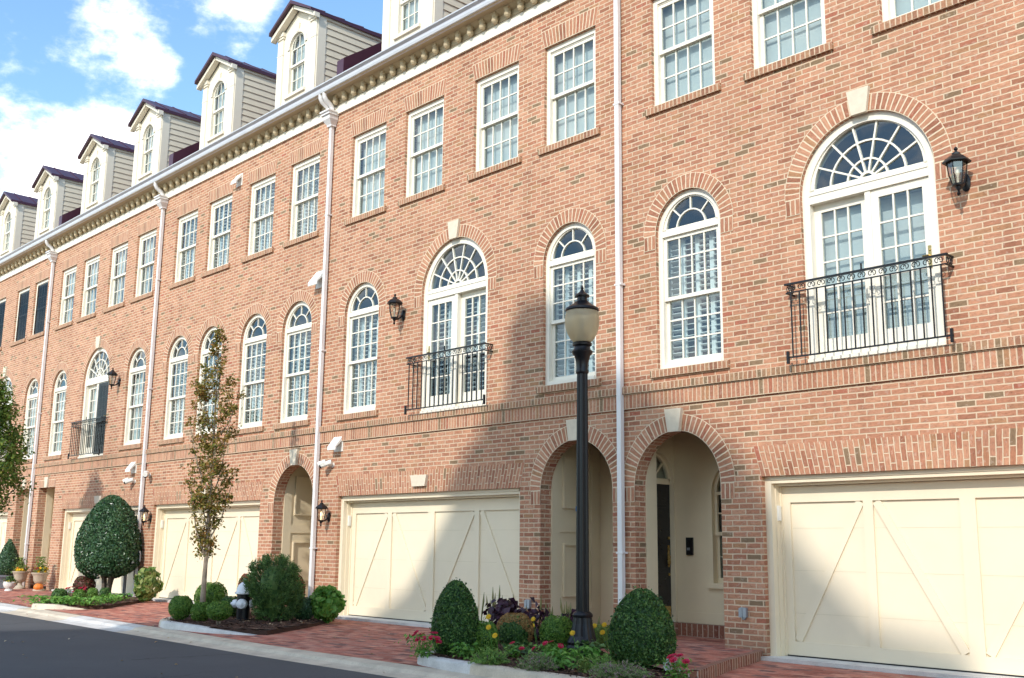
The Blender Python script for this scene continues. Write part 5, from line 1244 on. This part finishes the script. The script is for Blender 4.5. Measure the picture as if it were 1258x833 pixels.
for k in range(118):
    z = r.uniform(1.05, 5.02); q = rad(z) * math.sqrt(r.uniform(.10, 1.25)); a = r.uniform(0, 2 * PI); cen.append(((q * math.cos(a), q * math.sin(a), z), r.uniform(.55, 1.1) * (1 if z < 4.4 else .6)))
for p in limbs: cen.append((p[2], .7)); cen.append(((p[1][0] * 1.3, p[1][1] * 1.3, p[1][2] + .25), .5))
clump_crown(cen, 46, .070, M_BRONZE, .062, parent=t, aspect=.5)
# clipped holly
t = empty('holly_tree', (-25.0, -.62, .04), 'dense clipped holly tree with several stems before a cream garage door', 'tree')
C, Nn = shell_points('holly', 1.42, 1.86, 13000, .10, 34, .20, 77); C[:, 2] += .46; cb = core_mb('holly', 1.42, 1.86, .78); cb.v = [(a, b, c + .46) for a, b, c in cb.v]
C[:, 2] += .05 * np.sin(C[:, 0] * 9) * (C[:, 2] < .8)
foliage('crown', [(leaf_arrays(C, Nn, .062, .6, jitter=.75), M_HOLLY)], t, core=[(cb, M_HOLLY)])
mb = MB()
for k, (dx, dy) in enumerate(((-.10, .02), (.0, -.06), (.09, .03), (.03, .10))): mb.tube([(dx * .6, dy * .6, -.03), (dx, dy, .3), (dx * 2.4, dy * 2.4, .95)], [.05, .042, .03], 7)
mb.build('trunk', M_BARK, t, smooth=True)
# tree cut by the left edge
r = random.Random(33); t = empty('street_tree', (-26.7, -3.1, .0), 'yellow-green leafy tree cut by the left picture edge', 'tree')
mb = MB(); mb.tube([(0, 0, -.05), (.02, 0, 1.2), (0, .03, 3.0), (0, 0, 4.7)], [.085, .07, .045, .01], 9); cen = []
for k in range(16):
    z0 = 1.1 + .18 * k; a = k * 2.4; R_ = np.interp(z0, [1, 2.4, 4], [.9, 1.0, .5]); mb.tube([(0, 0, z0), (R_ * .5 * math.cos(a), R_ * .5 * math.sin(a), z0 + .45), (R_ * math.cos(a), R_ * math.sin(a), z0 + .95)], [.028, .018, .004], 6)
mb.build('trunk', M_BARK, t, smooth=True)
for k in range(230):
    z = r.uniform(1.95, 4.95); R_ = np.interp(z, [1.9, 2.4, 3.0, 3.8, 4.5, 5.0], [.45, .98, 1.10, .92, .55, .12]); q = R_ * math.sqrt(r.uniform(.15, 1)); a = r.uniform(0, 2 * PI); cen.append(((q * math.cos(a), q * math.sin(a), z), r.uniform(.7, 1.2)))
clump_crown(cen, 62, .095, M_GREENTREE, .11, parent=t, aspect=.5)

# ------------------------------------------------------------------ street furniture and pots
def lathe_obj(name, prof, mat, parent, n=20, c=(0, 0, 0), **k):
    mb = MB(); mb.lathe(prof, c, n, **k); return mb.build(name, mat, parent, smooth=True)
L = empty('street_lamp', (-8.93, -1.69, .04), 'black fluted street lamp with a frosted acorn globe in the front bed', 'street lamp')
mb = MB(); mb.lathe([(0, 0), (.195, 0), (.20, .03), (.20, .09), (.175, .12), (.185, .15), (.15, .22), (.118, .36), (.108, .44)], (0, 0, 0), 32, flute=.045)
mb.lathe([(.108, .43), (.118, .435), (.122, .46), (.108, .48), (.085, .50)], (0, 0, 0), 24); mb.build('base', M_IRON, L)
mb = MB(); mb.lathe([(.078, .49), (.076, 1.2), (.070, 2.6), (.066, 3.34)], (0, 0, 0), 32, flute=.10); mb.build('post', M_IRON, L)
lathe_obj('capital', [(.066, 3.32), (.078, 3.335), (.078, 3.36), (.070, 3.38), (.076, 3.46), (.098, 3.545), (.125, 3.575), (.130, 3.60), (.105, 3.625), (.095, 3.66), (.118, 3.675), (.122, 3.70), (.10, 3.72)], M_IRON, L, 24)
lathe_obj('globe', [(.105, 3.715), (.145, 3.755), (.185, 3.83), (.208, 3.92), (.213, 4.0), (.203, 4.085), (.188, 4.115)], M_GLOBE, L, 32)
lathe_obj('ballast', [(0, 3.70), (.07, 3.71), (.06, 3.80), (.03, 3.86), (.028, 3.98), (.04, 4.0), (0, 4.03)], M_GREYMET, L, 12)
mb = MB(); mb.lathe([(0, 4.10), (.195, 4.10), (.212, 4.115), (.205, 4.14), (.15, 4.175), (.105, 4.205), (.085, 4.225), (.062, 4.235), (.062, 4.285), (.09, 4.29), (.092, 4.305), (.055, 4.335), (.028, 4.36), (.014, 4.385), (.020, 4.40), (.010, 4.425), (0, 4.445)], (0, 0, 0), 24); mb.build('cap', M_IRON, L, smooth=True)
mb = MB(); mb.box(-.082, -.076, -.03, -.005, 1.66, 1.72); o = mb.build('sticker', plain('blue_tag', (.03, .22, .55), .4), L)
# hydrant
Hy = empty('fire_hydrant', (-16.28, -1.98, .04), 'black fire hydrant with white bonnet and caps', 'fire hydrant'); Hy.rotation_euler[2] = math.radians(47); Hy.scale = (1.08, 1.08, 1.0)
lathe_obj('barrel', [(0, 0), (.125, 0), (.125, .03), (.10, .04), (.10, .16), (.102, .40), (.112, .41), (.112, .43)], M_IRON, Hy, 18)
lathe_obj('bonnet', [(.12, .425), (.145, .43), (.145, .455), (.12, .47), (.115, .51), (.09, .57), (.05, .61), (.025, .62), (.028, .665), (.02, .67), (0, .675)], M_HWHITE, Hy, 18)
for ax_, s in (('x', 1), ('x', -1), ('y', -1)):
    mb = MB(); rr = .072 if ax_ == 'x' else .085
    P = [(.05, .09 * s), (rr, .10 * s), (rr, .125 * s), (rr * .9, .15 * s), (rr * .8, .165 * s), (.025, .175 * s), (.025, .20 * s), (0, .205 * s)]
    mb.lathe(P, (0, 0, .27), 14, axis=ax_); mb.build('nozzle_cap', M_HWHITE, Hy, smooth=True)
# little post beside it, pumpkin on a saucer
g = empty('garden_post', (-16.42, -1.55, .04), 'little black garden post with a cream house-shaped top beside the hydrant', 'garden post')
mb = MB(); mb.box(-.045, -.012, -.02, .02, -.02, .19); mb.box(.012, .045, -.02, .02, -.02, .19); mb.box(-.045, .045, -.018, .018, .13, .17); mb.build('post', M_IRON, g)
mb = MB(); mb.prism([(-.035, .19), (.035, .19), (.035, .27), (0, .31), (-.035, .27)], -.03, .03); mb.build('top', M_HOOD, g)
mb = MB(); mb.lathe([(0, 0), (.06, 0), (.09, .045), (.085, .05), (0, .03)], (0, 0, 0), 16); tag(mb.build('saucer', M_WHITEPOT, loc=(-15.98, -1.42, .06), smooth=True), 'white saucer on the mulch under the yew bush', 'saucer')
def pumpkin(x, y, z, s, label):
    root = empty('pumpkin', (x, y, z), label, 'pumpkin', 'small pumpkins'); mb = MB(); n = 28; m = 10
    def P(i, k):
        t = PI * i / m; a = 2 * PI * k / n; rr = s * math.sin(t) * (1 - .09 * abs(math.sin(a * 4))); return (rr * math.cos(a), rr * math.sin(a), s * .78 * (1 - math.cos(t)) )
    for i in range(m):
        for k in range(n):
            if i == 0: mb.face([P(0, 0), P(1, k), P(1, k + 1)][::-1])
            elif i == m - 1: mb.face([P(m, 0), P(i, k + 1), P(i, k)][::-1])
            else: mb.face([P(i, k), P(i, k + 1), P(i + 1, k + 1), P(i + 1, k)])
    mb.build('shell', M_ORANGE, root, smooth=True); mb = MB(); mb.tube([(0, 0, s * 1.5), (.01, 0, s * 1.8), (s * .3, 0, s * 2.0)], [s * .16, s * .11, s * .13], 6); mb.build('stalk', M_BARK, root)
pumpkin(-15.98, -1.42, .092, .055, 'little pumpkin on a white saucer under the yew bush')
pumpkin(-29.75, -.42, .0, .13, 'orange pumpkin on the brick paving between the two stone urns')
UG = 'cast stone urns by the far porches'
def urn(x, y, label, s):
    root = empty('stone_urn', (x, y, 0), label, 'urn', UG); root.scale = (s, s, s)
    lathe_obj('bowl', [(.05, .14), (.07, .17), (.12, .20), (.155, .27), (.165, .36), (.20, .41), (.215, .43), (.215, .455), (.19, .455), (.17, .42), (0, .42)], M_URN, root, 24)
    lathe_obj('foot', [(0, 0), (.15, 0), (.15, .04), (.10, .07), (.06, .10), (.05, .145), (.06, .15)], M_URN, root, 20)
    return root
def potted(x, y, z, w, h, label, mats, group):
    root = empty('potted_flowers', (x, y, z), label, 'potted flowers', group); n = 460
    C = np.stack([NR.normal(0, w * .2, n), NR.normal(0, w * .2, n), np.abs(NR.normal(0, h * .55, n))], 1); C[:, :2] *= (1.25 - .6 * np.clip(C[:, 2:3] / h, 0, 1)); C[:, 2] = np.minimum(C[:, 2], h)
    foliage('foliage', [(leaf_arrays(C, np.tile([.1, -.5, .7], (n, 1)), .055, .6), mats[0])], root); mb = MB(); r = random.Random(int(x * 31) % 91)
    for k in range(26): a = r.uniform(0, 2 * PI); q = w * .5 * r.uniform(.5, 1); petals(mb, (q * math.cos(a), q * math.sin(a), r.uniform(.0, h * .35)), .042, 8, (math.cos(a), math.sin(a), .5), r.choice((0, 0, 1)), None, .3)
    mb.build('blossoms', mats[1:], root)
urn(-31.35, -.35, 'stone urn left of the flat-topped cream entrance, behind the white bowl', 1.05); urn(-29.80, -.38, 'stone urn at the right side of the flat-topped cream entrance, beside the pumpkin', 1.05)
potted(-31.35, -.35, .45, .36, .38, 'yellow-green plant with yellow and russet flowers in the left stone urn', (M_LIME, M_YEL, M_ORNG), 'flowers in the urns and bowl'); potted(-29.80, -.38, .45, .38, .42, 'yellow-green plant with yellow and russet flowers in the right stone urn', (M_LIME, M_YEL, M_REDMUM), 'flowers in the urns and bowl')
mb = MB(); mb.lathe([(0, 0), (.11, 0), (.11, .03), (.07, .05), (.13, .09), (.16, .16), (.165, .22), (.15, .24), (0, .21)], (0, 0, 0), 22); tag(mb.build('white_bowl', M_WHITEPOT, loc=(-30.45, -.92, -.01), smooth=True), 'white footed bowl on the brick paving in front of the grey planter', 'bowl')
potted(-30.45, -.92, .2, .30, .16, 'orange and yellow flowers in the white footed bowl', (M_BOX, M_ORNG, M_YEL), 'flowers in the urns and bowl')
mb = MB(); mb.box(-.62, .38, -.22, .22, 0, .34); mb.box(-.66, .42, -.26, .26, .30, .36); tag(mb.build('grey_planter', M_GREYPOT, loc=(-32.3, -.48, 0)), 'long grey planter box at the left picture edge', 'planter')
shrub('cone_shrub', 'dark clipped cone-shaped evergreen in the grey planter', 'evergreen', None, -32.05, -.48, .62, 1.0, 'cone', 3600, .05, M_HOLLY, z=.35, lump=.08, deep=.2)
shrub('planter_shrub', 'low green shrub left of the cone-shaped evergreen', 'shrub', None, -32.72, -.50, .40, .36, 'ball', 1500, .045, M_BOX, z=.33)

# ------------------------------------------------------------------ house across the street (behind the viewer), whose shadow falls on the row
AZ, EL = math.radians(19.5), math.radians(34)
SUN = Vector((math.sin(AZ) * math.cos(EL), -math.cos(AZ) * math.cos(EL), math.sin(EL)))
YO = -17.0; tS = -YO / -SUN.y * 1.0
dxs, dzs = SUN.x * (-YO / -SUN.y), SUN.z * (-YO / -SUN.y)
sil = [(-17.9, -.4), (-16.3, -.1), (-14.7, .75), (-13.1, 2.75), (-11.95, 3.75), (-11.2, 4.2), (-10.5, 3.95), (-9.6, 3.55), (-7.9, 2.5), (-6.9, 1.3), (-6.2, .65), (-5.2, .45), (-4.8, -.4)]
pl = [(x + dxs, z + dzs) for x, z in sil]
opp = empty('gabled_house', (pl[0][0], YO, 0), 'gabled brick house across the street that shades the middle of the row', 'house')
mb = MB(); mb.prism([(pl[0][0] + .15, -.15), (pl[-1][0] - .1, -.15), (pl[-1][0] - .1, pl[0][1] - .6), (pl[0][0] + .15, pl[0][1] - .6)], YO - .1, YO - 9)
mb.build('wall', M_BRICK, opp, (pl[0][0], YO, 0))
mb = MB(); poly = [(pl[0][0], pl[0][1] - .7)] + [(pl[-1][0] + .05, pl[0][1] - .7)] + pl[::-1]
mb.prism(poly, YO, YO - 9.2); mb.build('roof', M_MAROON, opp, (pl[0][0], YO, 0))
mb = MB(); mb.box(-11.85 + dxs, -10.75 + dxs, YO - .8, YO - .02, 3.6 + dzs, 5.05 + dzs); mb.build('chimney', M_BRICK, opp, (pl[0][0], YO, 0))

# ------------------------------------------------------------------ light, sky, camera
sd = bpy.data.lights.new('sun', 'SUN'); sd.energy = 2.0; sd.angle = math.radians(1.0); sd.color = (1, .95, .88)
so = bpy.data.objects.new('sun', sd); COL.objects.link(so); so.rotation_euler = SUN.to_track_quat('Z', 'Y').to_euler()
w = bpy.data.worlds.new('World'); scn.world = w; w.use_nodes = True; nt = w.node_tree; bg = nt.nodes['Background']
sky = N(nt, 'ShaderNodeTexSky', sky_type='NISHITA'); sky.sun_disc = False; sky.sun_elevation = EL; sky.sun_rotation = math.atan2(SUN.x, SUN.y); sky.air_density = 1.0; sky.dust_density = .6; sky.ozone_density = 2.0
tc = N(nt, 'ShaderNodeTexCoord'); dirv = N(nt, 'ShaderNodeVectorMath', operation='NORMALIZE'); nt.links.new(tc.outputs['Generated'], dirv.inputs[0]); dv = dirv.outputs[0]
mp = N(nt, 'ShaderNodeMapping'); mp.inputs['Scale'].default_value = (1, 1, 1.7); nt.links.new(dv, mp.inputs[0])
n1 = noise(nt, mp.outputs[0], 17, 10, .62); n2 = noise(nt, mp.outputs[0], 2.2, 4, .5)
dens = mth(nt, 'ADD', mth(nt, 'MULTIPLY', n1, 1.15), mth(nt, 'MULTIPLY', n2, .30))
for d, rr, s in (((-.892, .330, .308), .09, .80), ((-.925, .300, .24), .10, .6), ((-.872, .345, .340), .045, .42), ((-.846, .330, .418), .075, .27), ((-.850, .330, .44), .05, .12), ((-.843, .366, .390), .048, .26), ((-.795, .405, .450), .065, .26), ((-.78, .42, .47), .06, .2), ((-.890, .258, .378), .05, .26), ((-.905, .26, .335), .05, .20)):
    q = N(nt, 'ShaderNodeVectorMath', operation='DISTANCE'); nt.links.new(dv, q.inputs[0]); q.inputs[1].default_value = Vector(d).normalized()
    mr = N(nt, 'ShaderNodeMapRange', interpolation_type='SMOOTHSTEP'); nt.links.new(q.outputs['Value'], mr.inputs['Value']); mr.inputs['From Min'].default_value = 0; mr.inputs['From Max'].default_value = rr; mr.inputs['To Min'].default_value = s; mr.inputs['To Max'].default_value = 0
    dens = mth(nt, 'ADD', dens, mr.outputs[0])
sy = N(nt, 'ShaderNodeSeparateXYZ'); nt.links.new(dv, sy.inputs[0])
hb = N(nt, 'ShaderNodeMapRange', interpolation_type='SMOOTHSTEP'); nt.links.new(sy.outputs[1], hb.inputs['Value']); hb.inputs['From Min'].default_value = .15; hb.inputs['From Max'].default_value = -.35; hb.inputs['To Min'].default_value = 0; hb.inputs['To Max'].default_value = .26   # unseen cloud added behind the viewer to fill the shade with white light
dens = mth(nt, 'ADD', dens, hb.outputs[0])
cl = N(nt, 'ShaderNodeMapRange', interpolation_type='SMOOTHSTEP'); nt.links.new(dens, cl.inputs['Value']); cl.inputs['From Min'].default_value = .86; cl.inputs['From Max'].default_value = 1.42
tint = mixc(nt, 1, sky.outputs[0], (.92, 1.07, 1.06), 'MULTIPLY')
col = mixc(nt, mth(nt, 'MULTIPLY', cl.outputs[0], .97), tint, (9.9, 9.6, 9.25))
nt.links.new(col, bg.inputs['Color']); bg.inputs['Strength'].default_value = .15
cd = bpy.data.cameras.new('camera'); cam = bpy.data.objects.new('camera', cd); COL.objects.link(cam); scn.camera = cam
cd.sensor_width = 36; cd.lens = 37.837; cd.clip_start = .1; cd.clip_end = 3000
Rv = Vector((0.6835074667511043, 0.7298596139832076, 0.01106737420399371)); Uv = Vector((0.1313534966313113, -0.13789763171601138, 0.9816977651445701)); Fv = Vector((-0.7180277166086392, 0.6695440142689638, 0.19012367327186108))
from mathutils import Matrix
cam.matrix_world = Matrix(((Rv.x, Uv.x, -Fv.x, 0), (Rv.y, Uv.y, -Fv.y, -11.2), (Rv.z, Uv.z, -Fv.z, 1.2665), (0, 0, 0, 1)))
vs = scn.view_settings; vs.view_transform = 'Standard'; vs.look = 'None'; vs.gamma = 1; vs.exposure = .92; vs.use_curve_mapping = False
scn.display_settings.display_device = 'sRGB'
scn.render.engine = 'CYCLES'; cy = scn.cycles; cy.use_denoising = True; cy.max_bounces = 7; cy.diffuse_bounces = 3; cy.glossy_bounces = 3; cy.transmission_bounces = 4; cy.transparent_max_bounces = 10; cy.sample_clamp_indirect = 6; cy.caustics_reflective = False; cy.caustics_refractive = False
